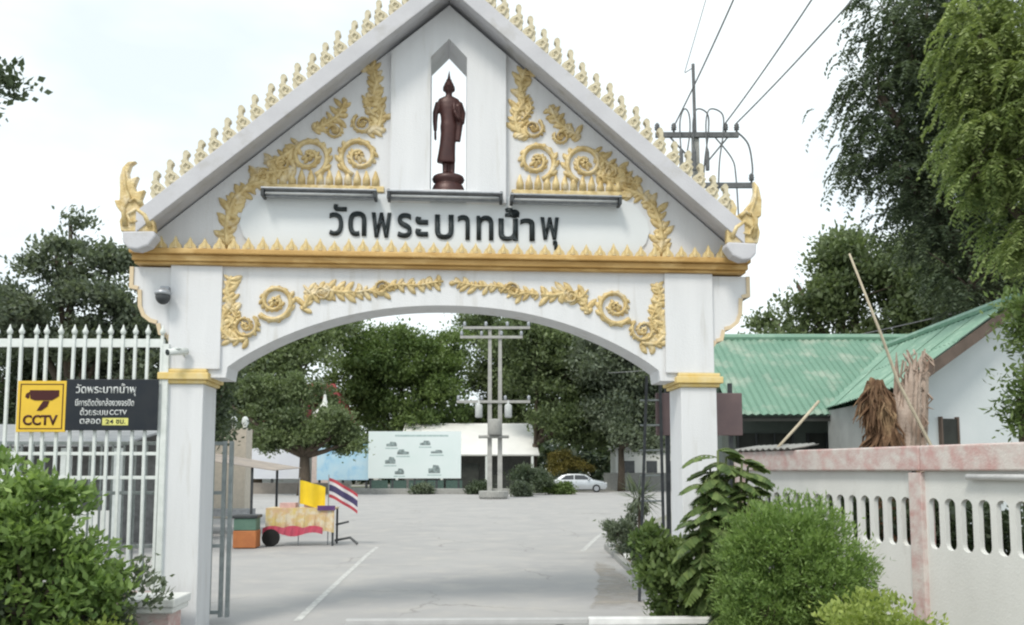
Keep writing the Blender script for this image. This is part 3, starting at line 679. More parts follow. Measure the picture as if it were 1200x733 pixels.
for body, x, zz, wd, hh, m in (('\u0e27\u0e31\u0e14\u0e1e\u0e23\u0e30\u0e1a\u0e32\u0e17\u0e19\u0e49\u0e33\u0e1e\u0e38', -.42, .10, .70, .15, SIGNWHT), ('\u0e21\u0e35\u0e01\u0e32\u0e23\u0e15\u0e34\u0e14\u0e15\u0e31\u0e49\u0e07\u0e01\u0e25\u0e49\u0e2d\u0e07\u0e27\u0e07\u0e08\u0e23\u0e1b\u0e34\u0e14', -.42, -.015, .68, .09, SIGNWHT),
                           ('\u0e14\u0e49\u0e27\u0e22\u0e23\u0e30\u0e1a\u0e1a', -.36, -.125, .32, .09, SIGNWHT), ('CCTV', -.02, -.12, .20, .06, SIGNWHT), ('\u0e15\u0e25\u0e2d\u0e14', -.36, -.225, .24, .06, SIGNWHT)):
    link_mesh('lettering', text_mesh(body, m, .005, .01, wd, hh), sb, (x, 0, zz))
mb = MB(); mb.box(-.10, .20, -.004, 0, -.24, -.155); mb.build('highlight', mat('sign_pale_yellow', (.72, .70, .22), None, .5), sb)
for body, x, wd in (('24', -.06, .09), ('\u0e0a\u0e21.', .06, .11)): link_mesh('lettering', text_mesh(body, SIGNBLK, .004, .01, wd, .05), sb, (x, -.004, -.222))
# sliding gate parked behind the fence, its leading edge showing past the pillar
sl = empty('sliding_gate', (-3.6, 10.98, 0), R(4), 'grey steel sliding gate parked behind the left pillar', 'gate')
for x in (0, -.085): 
    mb = MB(); mb.box(x - .025, x + .025, -.025, .025, .06, 2.28); mb.build('edge_post', GATEGREY, sl, bevel=.004)
for zz in (2.25, 1.62, .95, .12):
    mb = MB(); mb.box(-4.0, -.112, -.022, .022, zz - .022, zz + .022); mb.build('rail', GATEGREY, sl, bevel=.003)
mb = MB(); mb.box(-.011, .011, -.011, .011, .142, 2.228); gb = mb.mesh('bar', GATEGREY)
for i in range(27): link_mesh('bar', gb, sl, (-.22 - i * .14, 0, 0))
pier = empty('low_pier', (-3.95, 9.62, 0), R(3), 'low pink pier with a grey slab cap at the left pillar foot', 'pier')
mb = MB(); mb.box(-.22, .22, -.2, .2, 0, .36); mb.build('shaft', PINK, pier, bevel=.015)
mb = MB(); mb.box(-.28, .28, -.26, .26, .363, .43); mb.box(-.30, .30, -.28, .28, .43, .52); mb.build('cap', WALLP, pier, bevel=.015)

# low white bar across the entry
bar = empty('barrier_bar', (.2, 9.1, 0), R(2), 'low white painted bar lying across the driveway entry', 'barrier')
mb = MB(); mb.box(.60, 1.96, -.05, .05, .295, .37); mb.build('white_length', mat('white_enamel', (.8, .8, .8), None, .4), bar, bevel=.012)
mb = MB(); mb.box(-1.93, .599, -.045, .045, .30, .365); mb.build('grey_length', mat('pale_grey_enamel', (.46, .46, .46), (.40, .40, .40), .6), bar, bevel=.012)
for x in (-1.5, .3, 1.7):
    mb = MB(); mb.box(x - .04, x + .04, -.04, .04, 0, .293); mb.build('foot', CONC, bar)

# ------------------------------------------------------------------ right boundary wall
A, B = Vector((3.75, 13.9, 0)), Vector((6.3, 6.4, 0))
ang = math.atan2(B.y - A.y, B.x - A.x); LEN = (B - A).length
wall = empty('boundary_wall', A, ang, 'white boundary wall with pink coping and tall rounded slots', 'wall')   # local x along the wall, -y faces the drive
posts = [0.0, 3.72, 7.45]
TH = .07; ZB, ZT = .98, 1.58                      # slot bottom / top
pitch, sw = .232, .078
for a, b in zip(posts[:-1], posts[1:]):
    mb = MB(); a += .10; b -= .10
    mb.box(a, b, -TH / 2, TH / 2, 0, ZB - .05); mb.box(a, b, -TH / 2, TH / 2, ZT + .05, 1.90)
    n = int((b - a) / pitch); pt = (b - a) / n
    for i in range(n):
        cx = a + (i + .5) * pt; x0, x1 = cx - pt / 2, cx + pt / 2
        hole = []
        for k in range(9): t = math.pi * k / 8; hole.append((cx + sw * math.cos(t), ZT - sw + sw * math.sin(t)))
        for k in range(9): t = math.pi + math.pi * k / 8; hole.append((cx + sw * math.cos(t), ZB + sw + sw * math.sin(t)))
        H = len(hole); vs = []; fs = []
        for y in (-TH / 2, TH / 2): vs += [(x, y, zz) for x, zz in hole]
        for k in range(H): fs.append((k, (k + 1) % H, H + (k + 1) % H, H + k))
        o0 = len(vs); top, bot = ZT + .05, ZB - .05
        for y in (-TH / 2, TH / 2): vs += [(x1, y, bot), (x1, y, top), (x0, y, top), (x0, y, bot)]
        for sd in (0, 1):
            h0, q = sd * H, o0 + sd * 4
            f1 = [h0 + k for k in range(0, 5)] ; f2 = [h0 + k for k in range(4, 9)]; f3 = [h0 + k for k in range(9, 14)]; f4 = [h0 + k for k in range(13, 18)]
            fs += [tuple(f1) + (q + 1,), tuple(f2) + (q + 2,), tuple(f3) + (q + 3,), tuple(f4) + (q + 0,), (h0 + 4, q + 2, q + 1), (h0 + 13, q + 0, q + 3),
                   (h0 + 17, h0 + 0, q + 1, q + 0), (h0 + 8, h0 + 9, q + 3, q + 2)]
        mb.add(vs, fs)
    mb.build('panel', WALLP, wall)
for x in posts:
    mb = MB(); mb.box(x - .10, x + .10, -.10, .10, 0, 1.88); mb.build('post', PINK, wall, bevel=.012)
for a, b in zip([-.2, 3.83], [3.826, 8.0]):
    mb = MB(); mb.box(a, b, -.12, .12, 1.90, 2.20); mb.build('coping', PINK, wall, bevel=.02)
mb = MB(); mb.tube([(4.5, -.10, 1.83), (7.2, -.10, 1.83)], .035, 10); o = mb.build('white_pipe', mat('white_plastic', (.8, .8, .8), None, .4), None, True)
o.location = A; o.rotation_euler = (0, 0, ang); tag(o, 'white plastic pipe fixed under the pink coping at right', 'pipe')
mb = MB(); n = 40; xs = [i * 1.5 / n for i in range(n + 1)]
vs = [(x, -.17 + .0 * i, 2.23 + .018 * math.sin(i * 1.57)) for i, x in enumerate(xs)] + [(x, .3, 2.30 + .018 * math.sin(i * 1.57)) for i, x in enumerate(xs)]
mb.add(vs, [(i, i + 1, n + 2 + i, n + 1 + i) for i in range(n)]); o = mb.build('corrugated_sheet', CONC, None, True); so = o.modifiers.new('solid', 'SOLIDIFY'); so.thickness = .008
o.location = A; o.rotation_euler = (0, 0, ang); tag(o, 'grey corrugated sheet lying on top of the pink coping', 'roofing sheet')

# ------------------------------------------------------------------ green roofed house behind the wall
house = empty('green_roofed_house', (8, 18, 0), 0, 'white house with green corrugated metal roof behind the pink wall', 'house')
def W(x, y, z): return (x - 8, y - 18, z)
def sheet_quad(mb, p00, p10, p11, p01, nw=24, amp=.018):
    """corrugated sheet: waves run from the lower edge p00-p10 to the upper edge p01-p11"""
    p00, p10, p11, p01 = map(Vector, (p00, p10, p11, p01)); nrm = (p10 - p00).cross(p01 - p00).normalized()
    vs = []; fs = []; th = .01
    for i in range(nw + 1):
        t = i / nw; o_ = nrm * amp * (1 if i % 2 else -1); vs += [p00.lerp(p10, t) + o_, p01.lerp(p11, t) + o_]
    for i in range(nw): fs.append((2 * i, 2 * i + 2, 2 * i + 3, 2 * i + 1))
    mb.add(vs, fs)
def slope(parent, e0, e1, r1, r0, ncol, nrow, m_):
    e0, e1, r1, r0 = map(Vector, (e0, e1, r1, r0)); nrm = (e1 - e0).cross(r0 - e0).normalized()
    for j in range(nrow):
        for i in range(ncol):
            a, b = i / ncol, (i + 1.03) / ncol; c0, d0 = j / nrow, min(1.0, (j + 1.04) / nrow)
            b = min(b, 1.0)
            def Pt(u, v_): return e0.lerp(e1, u).lerp(r0.lerp(r1, u), v_) + nrm * (.012 * (1 - j) + random.uniform(0, .008) + .004 * (i % 2))
            mb = MB(); sheet_quad(mb, Pt(a, c0), Pt(b, c0), Pt(b, d0), Pt(a, d0), 12)
            o = mb.build('roof_sheet', m_, parent); q = o.modifiers.new('solid', 'SOLIDIFY'); q.thickness = .006
# rear wing: ridge along x
EZ, RZ = 3.02, 5.04
roof1 = MB().tube([W(4.5, 20.2, RZ + .03), W(12.2, 20.2, RZ + .03)], .09, 8).build('ridge_cap', ROOFG2, house)
slope(roof1, W(4.45, 17.2, EZ), W(10.0, 17.2, EZ), W(10.0, 20.2, RZ), W(4.45, 20.2, RZ), 6, 2, ROOFG)
slope(roof1, W(12.2, 23.2, EZ), W(4.45, 23.2, EZ), W(4.45, 20.2, RZ), W(12.2, 20.2, RZ), 6, 1, ROOFG)
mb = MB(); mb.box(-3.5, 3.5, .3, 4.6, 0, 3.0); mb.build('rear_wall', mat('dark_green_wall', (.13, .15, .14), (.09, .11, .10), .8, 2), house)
for a in (-3.2, -1.7):
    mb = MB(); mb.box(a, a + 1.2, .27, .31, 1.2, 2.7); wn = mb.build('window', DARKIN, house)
    for k in range(4):
        mb = MB(); mb.box(a + .02 + k * .39, a + .05 + k * .39, .24, .268, 1.2, 2.7); mb.build('window_bar', DKGREY, wn)
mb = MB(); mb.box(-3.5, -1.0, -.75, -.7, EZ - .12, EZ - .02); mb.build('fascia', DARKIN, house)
# front wing: ridge runs towards the drive, gable end facing it
fe0, fe1 = (6.45, 17.6, 3.2), (5.85, 12.9, 3.2); fr0, fr1 = (8.75, 20.0, 4.76), (8.45, 14.2, 4.76)
roof2 = MB().tube([W(8.75, 20.0, 4.80), W(8.44, 14.1, 4.80)], .08, 8).build('ridge_cap', ROOFG2, house)
slope(roof2, W(*fe1), W(*fe0), W(*fr0), W(*fr1), 5, 2, ROOFG2)
fe2, fe3 = (11.3, 19.0, 3.2), (11.2, 15.2, 3.2)
slope(roof2, W(*fe2), W(*fe3), W(*fr1), W(*fr0), 5, 1, ROOFG2)
mb = MB(); vs = [W(6.3, 13.7, 0), W(11.0, 15.34, 0), W(11.0, 15.34, 3.02), W(8.45, 14.45, 4.62), W(6.3, 13.7, 3.2)]
mb.add(vs + [(x, y + .15, zz) for x, y, zz in vs], [(0, 1, 2, 3, 4), (9, 8, 7, 6, 5)] + [(i, (i + 1) % 5, 5 + (i + 1) % 5, 5 + i) for i in range(5)])
mb.build('gable_wall', mat('pale_house_wall', (.66, .70, .72), (.58, .63, .65), .8, 1.0, .3, .7, .1, 30), house)
mb = MB(); a, b = Vector(W(5.83, 12.86, 3.16)), Vector(W(8.46, 14.16, 4.72))
mb.add([a, b, b + Vector((0, 0, -.2)), a + Vector((0, 0, -.2)), a + Vector((0, .06, 0)), b + Vector((0, .06, 0)), b + Vector((0, .06, -.2)), a + Vector((0, .06, -.2))], [(0, 1, 2, 3), (7, 6, 5, 4), (0, 4, 5, 1), (1, 5, 6, 2), (2, 6, 7, 3), (3, 7, 4, 0)])
mb.build('bargeboard', mat('brown_board', (.16, .12, .10), (.11, .085, .07), .8, 5), house)
mb = MB(); mb.add([W(6.42, 13.9, 0), W(6.55, 17.4, 0), W(6.55, 17.4, 3.12), W(6.42, 13.9, 3.12)], [(0, 1, 2, 3)]); o = mb.build('side_wall', mat('grey_house_wall', (.36, .37, .36), (.28, .29, .28), .85, 2), house); o.modifiers.new('s', 'SOLIDIFY').thickness = .1
mb = MB(); mb.box(-.16, .16, -.03, .03, 2.0, 2.75); wn = mb.build('window', DARKIN, house, loc=W(7.15, 13.975, 0), rot=(0, 0, R(19.2)))
for q in ((-.19, -.16, 1.97, 2.78), (.16, .19, 1.97, 2.78)):
    mb = MB(); mb.box(q[0], q[1], -.05, .03, q[2], q[3]); mb.build('window_frame', mat('brown_board', (.16, .12, .10)), wn)

# dead stump, leaning poles
stp = empty('dead_stump', (5.15, 12.15, 0), 0, 'shaggy dead brown tree stump with peeling pale bark behind the wall', 'stump')
mb = MB(); mb.tube([(.25, 0, 0), (.24, 0, 1.6), (.22, 0, 2.1), (.19, 0, 2.5), (.10, 0, 2.85), (.04, 0, 3.1), (.04, 0, 3.2)], [.22, .24, .25, .21, .13, .09, .06], 18)
o = mb.build('stump', DEADWOOD, stp, True)
dt = bpy.data.textures.new('rough', 'CLOUDS'); dt.noise_scale = .12
su = o.modifiers.new('sub', 'SUBSURF'); su.levels = su.render_levels = 2; dm = o.modifiers.new('disp', 'DISPLACE'); dm.texture = dt; dm.strength = .2; baked(o, 'stump', DEADWOOD)
mb = MB()
for k in range(320):
    z0 = random.uniform(1.9, 3.2); f = (3.35 - z0) / 1.4; a = random.uniform(0, 6.28); rr = .07 + .19 * min(1, f); cx = .22 - .24 * max(0, (z0 - 2.3) / 1.2)
    p0 = Vector((cx + rr * math.cos(a), rr * math.sin(a), z0)); l = random.uniform(.15, .5); o1 = Vector((math.cos(a) * random.uniform(.02, .14) + random.uniform(-.06, .06), math.sin(a) * random.uniform(.02, .12), -l * .5)); o2 = o1 * 1.5 + Vector((random.uniform(-.08, .08), 0, -l * .4))
    wv = random.uniform(.006, .022); mb.tube([p0, p0 + o1, p0 + o2], [wv, wv * 1.2, .003], 4, False)
mb.build('dry_fibre', DEADWOOD, stp)
mb = MB()
for k in range(36):
    a = random.uniform(0, 6.28); rr = random.uniform(.02, .20); zt = random.uniform(2.8, 3.7); ww = random.uniform(.035, .075); lx = .42 + rr * math.cos(a); ly = -.1 + rr * .8 * math.sin(a)
    mb.tube([(lx * .95, ly, 1.85), (lx + .02, ly, 2.5), (lx + .06 + random.uniform(-.02, .03), ly, 2.5 + (zt - 2.5) * .7), (lx + .13 * (zt - 2.3) / 1.2 + random.uniform(-.05, .05), ly, zt)], [ww * .8, ww, ww * .95, .004], 5)
o = mb.build('bark_slab', PALEWOOD, stp)
mb = MB()
for k in range(90):
    z0 = random.uniform(2.3, 3.65); a = random.uniform(0, 6.28); p0 = Vector((.46 + .13 * (z0 - 2.3) / 1.3 + .15 * math.cos(a), -.08 + .1 * math.sin(a), z0)); l = random.uniform(.1, .4)
    mb.tube([p0, p0 + Vector((random.uniform(-.05, .09), random.uniform(-.08, .02), -l * .6)), p0 + Vector((random.uniform(-.08, .12), random.uniform(-.1, .02), -l))], [.014, .018, .003], 4, False)
mb.build('bark_strips', PALEWOOD, stp)
mb = MB(); mb.tube([(4.55, 11.3, 4.82), (5.0, 11.45, 3.75), (5.28, 11.6, 3.1), (5.85, 11.7, 2.0), (6.2, 11.8, 1.2)], [.013, .018, .021, .024, .027], 8)
o = mb.build('bamboo_pole', BAMBOO, None, True); tag(o, 'long dry bamboo pole leaning across the stump', 'pole')
mb = MB(); mb.tube([(3.98, 12.95, 2.2), (4.4, 13.1, 2.6), (4.78, 13.25, 2.98)], [.022, .024, .024], 8)
tag(mb.build('timber_prop', BAMBOO, None, True), 'short pale prop slanting under the green eave', 'pole')

# brown sign panel on posts behind the right pillar, and a ladder
sp = empty('sign_stand', (2.75, 12.6, 0), 0, 'brown sign panel on steel posts behind the right pillar', 'sign')
mb = MB(); mb.box(-.62, .66, 0, .05, 2.42, 3.05); mb.build('panel', BROWNPANEL, sp, bevel=.01)
for x in (-.44, .5):
    mb = MB(); mb.box(x - .03, x + .03, .052, .11, 0, 3.2); mb.build('post', DKGREY, sp)
ld = empty('ladder_frame', (2.02, 12.6, 0), R(-8), 'dark steel ladder frame beside the right pillar', 'ladder')
for x, t in ((-.17, .12), (.20, -.02)):
    mb = MB(); mb.box(x - .022, x + .022, -.022, .022, 0, 3.3); mb.build('rail', DKGREY, ld, rot=(0, R(t * 22), 0))
for k in range(8):
    zz = .35 + k * .37; mb = MB(); mb.tube([(-.16 + .04 * zz / 3, 0, zz), (.20, 0, zz)], .015, 6); mb.build('rung', GATEGREY, ld)

# ------------------------------------------------------------------ utility poles and wires
def curve(pts, n=6):
    P_ = [Vector(p) for p in pts]; P_ = [P_[0]] + P_ + [P_[-1]]; o = []
    for i in range(1, len(P_) - 2):
        a, b, c, d = P_[i - 1:i + 3]
        for k in range(n):
            t = k / n; o.append(.5 * ((2 * b) + (c - a) * t + (2 * a - 5 * b + 4 * c - d) * t * t + (3 * b - a - 3 * c + d) * t ** 3))
    return o + [P_[-2]]
def pole_tall():
    p = empty('utility_pole', (4.98, 22.5, 0), 0, 'concrete power pole with dark crossarms rising behind the right eave', 'utility pole')
    mb = MB(); mb.add([(-.15, -.12, 0), (.15, -.12, 0), (.15, .12, 0), (-.15, .12, 0), (-.09, -.08, 11.0), (.09, -.08, 11.0), (.09, .08, 11.0), (-.09, .08, 11.0)], [(0, 3, 2, 1), (4, 5, 6, 7), (0, 1, 5, 4), (1, 2, 6, 5), (2, 3, 7, 6), (3, 0, 4, 7)]); mb.build('shaft', CONC, p)
    mb = MB(); mb.tube([(0, 0, 10.9), (-.02, 0, 13.0)], .045, 8); mb.tube([(-.02, 0, 12.9), (-.25, 0, 12.75)], .012, 6); mb.build('top_rod', POLEGREY, p)
    for (x0, x1, zz) in ((-1.1, 1.15, 10.95), (.15, 1.55, 9.55)):
        mb = MB(); mb.box(x0, x1, -.16, -.07, zz - .07, zz + .07); arm = mb.build('crossarm', POLEGREY, p, bevel=.008)
        for x in ((x0 + .05, x0 + .5, x1 - .35, x1 - .05) if zz > 10 else (x1 - .08,)):
            mb = MB(); mb.lathe([(.03, 0), (.03, .06), (.075, .08), (.05, .11), (.08, .14), (.05, .17), (.07, .2), (.03, .26)], 12, (x, -.115, zz + .07)); mb.build('insulator', POLEGREY, arm, True)
    for x in (-.45, -.1, .25):
        mb = MB(); mb.lathe([(.05, 0), (.055, .1), (.055, .5), (.03, .6)], 10, (x, -.3, 9.9)); mb.box(x - .03, x + .03, -.3, -.1, 10.2, 10.26); mb.build('fuse', POLEGREY, p)
    mb = MB()
    for x0, x1 in ((-.45, -.3), (-.1, .2), (.25, .6)): mb.tube(curve([(x0, -.3, 10.4), (x0 - .02, -.3, 11.2), (x0 + .1, -.28, 11.6), (x1 + .1, -.2, 11.5), (x1 + .12, -.18, 11.0), (x1, -.2, 10.2), (x1 - .05, -.2, 9.4)]), .02, 6)
    mb.tube(curve([(1.1, -.11, 11.05), (1.4, -.12, 10.7), (1.5, -.12, 10.1), (1.48, -.12, 9.7)]), .024, 6); mb.tube(curve([(.5, -.12, 10.9), (.95, -.12, 10.3), (1.05, -.12, 9.8), (1.1, -.12, 8.6)]), .02, 6)
    mb.build('jumper', POLEGREY, p, True)
    mb = MB(); mb.tube([(.08, -.1, 9.95), (.85, -.12, 10.88)], .025, 6); mb.tube([(-.08, -.1, 10.2), (-.7, -.12, 10.88)], .025, 6); mb.build('brace', POLEGREY, p)
    return p
pole_tall()
def wire(a, b, sag, r, lab, grp='overhead wires'):
    a, b = Vector(a), Vector(b); pts = []
    for i in range(25):
        t = i / 24; p = a.lerp(b, t); p.z -= sag * 4 * t * (1 - t); pts.append(p)
    mb = MB(); mb.tube(pts, r * 1.7, 6); return tag(mb.build('overhead_wire', mat('weathered_cable', (.27, .27, .28), (.2, .2, .21), .6), None, True), lab, 'wire', grp)
WT = (4.78, 22.385, 11.25)
wire((4.43, 22.385, 11.28), (5.2, 6.0, 14.3), .5, .012, 'overhead wire leaving the crossarm, lowest to the left')
wire((5.78, 22.385, 11.28), (7.3, 6.0, 14.0), .5, .012, 'overhead wire from the crossarm, middle of the three thick ones')
wire((6.08, 22.385, 11.28), (9.4, 5.0, 14.0), .5, .012, 'overhead wire from the crossarm end nearest the big tree')
wire((4.73, 22.5, 12.78), (5.2, 6.0, 19.0), .3, .006, 'thin overhead wire rising from the top of the pole rod')
wire((6.8, 60, 8.8), (16.8, 20, 7.2), .6, .012, 'drooping wire in front of the trees right of the gateway')

# twin pole structure seen through the arch
p = empty('twin_utility_pole', (-1.16, 58.2, 0), 0, 'pale twin concrete utility pole with transformer seen through the arch', 'utility pole')
for x in (-.36, .34):
    mb = MB(); mb.add([(x - .17, -.15, 0), (x + .17, -.15, 0), (x + .17, .15, 0), (x - .17, .15, 0), (x - .11, -.1, 11.6), (x + .11, -.1, 11.6), (x + .11, .1, 11.6), (x - .11, .1, 11.6)], [(0, 3, 2, 1), (4, 5, 6, 7), (0, 1, 5, 4), (1, 2, 6, 5), (2, 3, 7, 6), (3, 0, 4, 7)])
    mb.build('shaft', mat('pale_pole_concrete', (.40, .40, .38), (.31, .31, .30), .85, 3), p)
for x0, x1, zz in ((-2.2, 2.4, 11.7), (-2.4, 1.9, 11.05), (-2.6, 2.4, 6.6)):
    mb = MB(); mb.box(x0, x1, -.22, -.10, zz - .09, zz + .09); arm = mb.build('crossarm', mat('pale_pole_concrete', (.50, .50, .48)), p)
    for k in range(4):
        x = x0 + .1 + k * (x1 - x0 - .2) / 3
        mb = MB(); mb.lathe([(.05, 0), (.12, .08), (.08, .15), (.12, .22), (.05, .34)], 10, (x, -.16, zz + .09)); mb.build('insulator', ALU, arm, True)
for x in (-1.1, .9):
    mb = MB(); mb.lathe([(.2, 0), (.25, .05), (.25, .8), (.2, .9), (.08, .95), (.06, 1.2)], 16, (x, -.2, 5.5)); mb.build('fuse_box', mat('pale_grey_metal', (.5, .52, .52)), p, True)
mb = MB(); mb.lathe([(.38, 0), (.44, .08), (.44, .95), (.38, 1.05), (.15, 1.1)], 18, (0, -.6, 4.3)); mb.box(-1.1, .95, -.5, -.16, 4.1, 4.3); tr = mb.build('transformer', CONC, p, True)
mb = MB(); mb.lathe([(.9, 0), (1.0, .15), (1.0, .5), (.95, .55)], 16, (-.1, 0, 0)); mb.build('footing', CONC, p)

# ------------------------------------------------------------------ boards, shed, car and street things beyond the arch
def board(name, x0, x1, z0, z1, y, m, label, legs):
    t = empty(name, ((x0 + x1) / 2, y, 0), 0, label, 'billboard'); h = (x1 - x0) / 2
    mb = MB(); mb.box(-h, h, 0, .12, z0, z1); mb.build('face', m, t)
    mb = MB()
    for k in range(legs): x = -h + .2 + k * (2 * h - .4) / (legs - 1); m2 = MB(); m2.box(x - .09, x + .09, .13, .3, 0, z1 - .2); m2.build('leg', DKGREY, t)
    return t
b = board('billboard', -12.4, -4.4, 1.25, 5.3, 73.8, mat('board_print_pale', (.66, .75, .75), (.70, .77, .78), .6, .5), 'large pale billboard with small printed vehicle pictures', 5)
for x, zz, wv, hv in ((-2.0, 4.0, .9, .4), (.9, 4.1, .9, .4), (-1.0, 3.3, 1.0, .45), (-2.1, 2.5, .9, .6), (-1.3, 1.6, .8, .5), (1.7, 1.7, 1.0, .7), (1.9, 3.4, 1.0, .3)):
    mb = MB(); f = random.choice((-1, 1)); e1, e2, e3 = random.uniform(.4, .6), random.uniform(.1, .3), random.uniform(.3, .45); mb.prism([(x - f * wv / 2, zz), (x + f * wv / 2, zz), (x + f * wv / 2, zz + hv * e1), (x + f * wv * e2, zz + hv * .6), (x + f * wv * e2 * .6, zz + hv), (x - f * wv * e3, zz + hv * .95), (x - f * wv / 2, zz + hv * .5)], -.01, 0); g_ = random.uniform(.05, .2); mb.build('picture', mat('picture_print_%d' % int(g_ * 100), (g_, g_ * 1.2, g_ * 1.25), (.34, .42, .42), .6, 4), b)
    mb = MB(); mb.box(x - wv * .6, x + wv * .6, -.006, 0, zz - .22, zz - .12); mb.build('caption_strip', mat('caption_print', (.30, .40, .40), (.5, .6, .6), .6, 6), b)
mb = MB(); mb.box(-1.7, 2.9, -.008, 0, 4.85, 5.0); mb.build('title_strip', mat('caption_print', (.3, .4, .4)), b)
for k in range(5):
    mb = MB(); mb.box(-3.7 + k * 1.6, -2.3 + k * 1.6, .14, .2, .3, 1.1); mb.build('skirt_panel', mat('dark_green_panel', (.08, .13, .11), (.05, .09, .08), .7), b)
board('banner_board', -17.0, -12.5, 1.1, 4.2, 74.6, mat('board_print_blue', (.42, .66, .82), (.56, .72, .82), .6, .5, c3=(.28, .55, .78), s3=.6, lo3=.5, hi3=.65), 'sky blue banner board left of the large billboard', 3)
board('white_banner', -24.0, -18.2, 1.2, 3.9, 75.2, mat('board_print_white', (.68, .70, .74), (.6, .62, .7), .6, .4), 'plain white banner board behind the small tree', 3)
mb = MB(); mb.box(-14, .8, -.25, .25, 0, .45)
o = mb.build('planter_kerb', CONC, bevel=.04, loc=(0, 70.5, 0)); tag(o, 'long low concrete planter edge in front of the billboards', 'planter')
mb = MB(); mb.box(-13, -.5, -.35, .35, 0, .9)
o = mb.build('low_wall', mat('brown_low_wall', (.30, .27, .24), (.22, .2, .18), .9, 1), loc=(-13, 71, 0)); tag(o, 'low brownish wall under the white banner', 'wall')
# white-roofed shed
sh = empty('white_roofed_shed', (-2.5, 88, 0), 0, 'open shed with a bright white roof behind the pole', 'shed')
mb = MB(); mb.add([(-9, -4, 3.5), (5.2, -4, 3.5), (4.6, 4, 7.0), (-9, 4, 7.0)], [(0, 1, 2, 3)]); o = mb.build('roof', mat('white_roof', (.8, .8, .78), (.74, .74, .72), .6, .6), sh); o.modifiers.new('s', 'SOLIDIFY').thickness = .15
mb = MB(); mb.box(-9, 4.6, 3.7, 4, 0, 6.8); mb.build('back_wall', mat('shed_wall', (.3, .3, .3), (.2, .2, .2)), sh)
for x in (-8.8, -4.4, 0, 4.5):
    mb = MB(); mb.box(x - .12, x + .12, -3.9, -3.65, 0, 3.45); mb.build('post', FENCE, sh)
mb = MB(); mb.box(-3.5, -.8, -3, -2, 0, 2.6); mb.box(.4, 2.8, -3, -2, 0, 1.5); mb.build('stored_goods', DARKIN, sh)

# silver car
def car(loc, rz, label):
    t = empty('parked_car', loc, rz, label, 'car')
    prof = [(-2.2, .42), (-2.22, .75), (-2.12, .98), (-1.95, 1.05), (-1.45, 1.38), (-.9, 1.50), (0, 1.50), (.55, 1.42), (1.15, 1.03), (1.95, .88), (2.2, .72), (2.24, .45), (2.1, .3), (-2.05, .3)]
    mb = MB(); secs = [(-.84, .93, 0), (-.86, 1, .0), (0, 1, .02), (.86, 1, 0), (.84, .93, 0)]
    vs = []; n = len(prof)
    for y in (-1, -.98, -.72, 0, .72, .98, 1):
        for x, zz in prof:
            k = max(0, (zz - .95) / .55); yy = y * (.85 - .16 * k); vs.append((x * (1 - .02 * abs(y)), yy, zz - (.04 * abs(y) ** 3)))
    fs = [tuple(range(n - 1, -1, -1)), tuple(range(6 * n, 7 * n))]
    for j in range(6):
        for i in range(n): fs.append((j * n + i, j * n + (i + 1) % n, (j + 1) * n + (i + 1) % n, (j + 1) * n + i))
    mb.add(vs, fs); body = mb.build('body', mat('silver_paint', (.50, .53, .56), (.46, .49, .52), .3, 2, metal=.5, spec=.6), t, True, bevel=.03)
    for s in (-1, 1):
        for q in ([(-1.5, 1.03), (-1.1, 1.36), (-.45, 1.40), (-.45, 1.03)], [(-.38, 1.03), (-.38, 1.40), (.4, 1.36), (.95, 1.03)]):
            mb = MB(); mb.add([(x, s * ((.85 - .16 * (zz - .95) / .55) + .012), zz) for x, zz in q], [(0, 1, 2, 3)]); mb.build('side_window', GLASS, t)
        for x in (-1.38, 1.36):
            mb = MB(); mb.tube([(x, s * .62, .32), (x, s * .87, .32)], .32, 20); wh = mb.build('wheel', mat('tyre', (.02, .02, .02), None, .8), t)
            mb = MB(); mb.tube([(x, s * .86, .32), (x, s * .885, .32)], .2, 16); mb.build('rim', ALU, wh)
        mb = MB(); mb.ell((2.13, s * .6, .72), (.10, .18, .08), 10, 6); mb.build('headlight', mat('lamp_glass', (.55, .57, .58)), t, True)
        mb = MB(); mb.ell((-2.13, s * .66, .88), (.07, .12, .1), 10, 6); mb.build('tail_light', mat('red_lens', (.3, .02, .02)), t, True)
        mb = MB(); mb.ell((.75, s * .93, 1.03), (.08, .1, .07), 8, 6); mb.build('mirror', MATS['silver_paint'], t, True)
    for q in ([(.62, 1.415), (1.13, 1.065)], [(-1.52, 1.36), (-1.93, 1.09)]):
        mb = MB(); (xa, za), (xb, zb) = q; sgn = 1 if xa > 0 else -1
        mb.add([(xa + sgn * .03, -.58, za + .012), (xa + sgn * .03, .58, za + .012), (xb + sgn * .02, .68, zb + .015), (xb + sgn * .02, -.68, zb + .015)], [(0, 1, 2, 3)]); mb.build('windscreen', GLASS, t)
    t.scale = (1.1, 1.1, 1.1)
    return t
car((6.05, 76.7, 0), R(-6), 'silver hatchback car parked under the trees beyond the arch')
mb = MB(); mb.lathe([(.26, 0), (.26, .05), (.17, .06), (.03, .75)], 14); o = mb.build('traffic_cone', mat('orange_plastic', (.6, .13, .04)), None, True, loc=(4.9, 72.5, 0)); tag(o, 'small orange traffic cone in front of the silver car', 'cone')
# grey wall behind the car
mb = MB(); mb.box(9, 26, -.15, .15, 0, 1.7); o = mb.build('grey_wall', CONC, loc=(0, 84, 0)); tag(o, 'plain grey wall behind the silver car', 'wall')
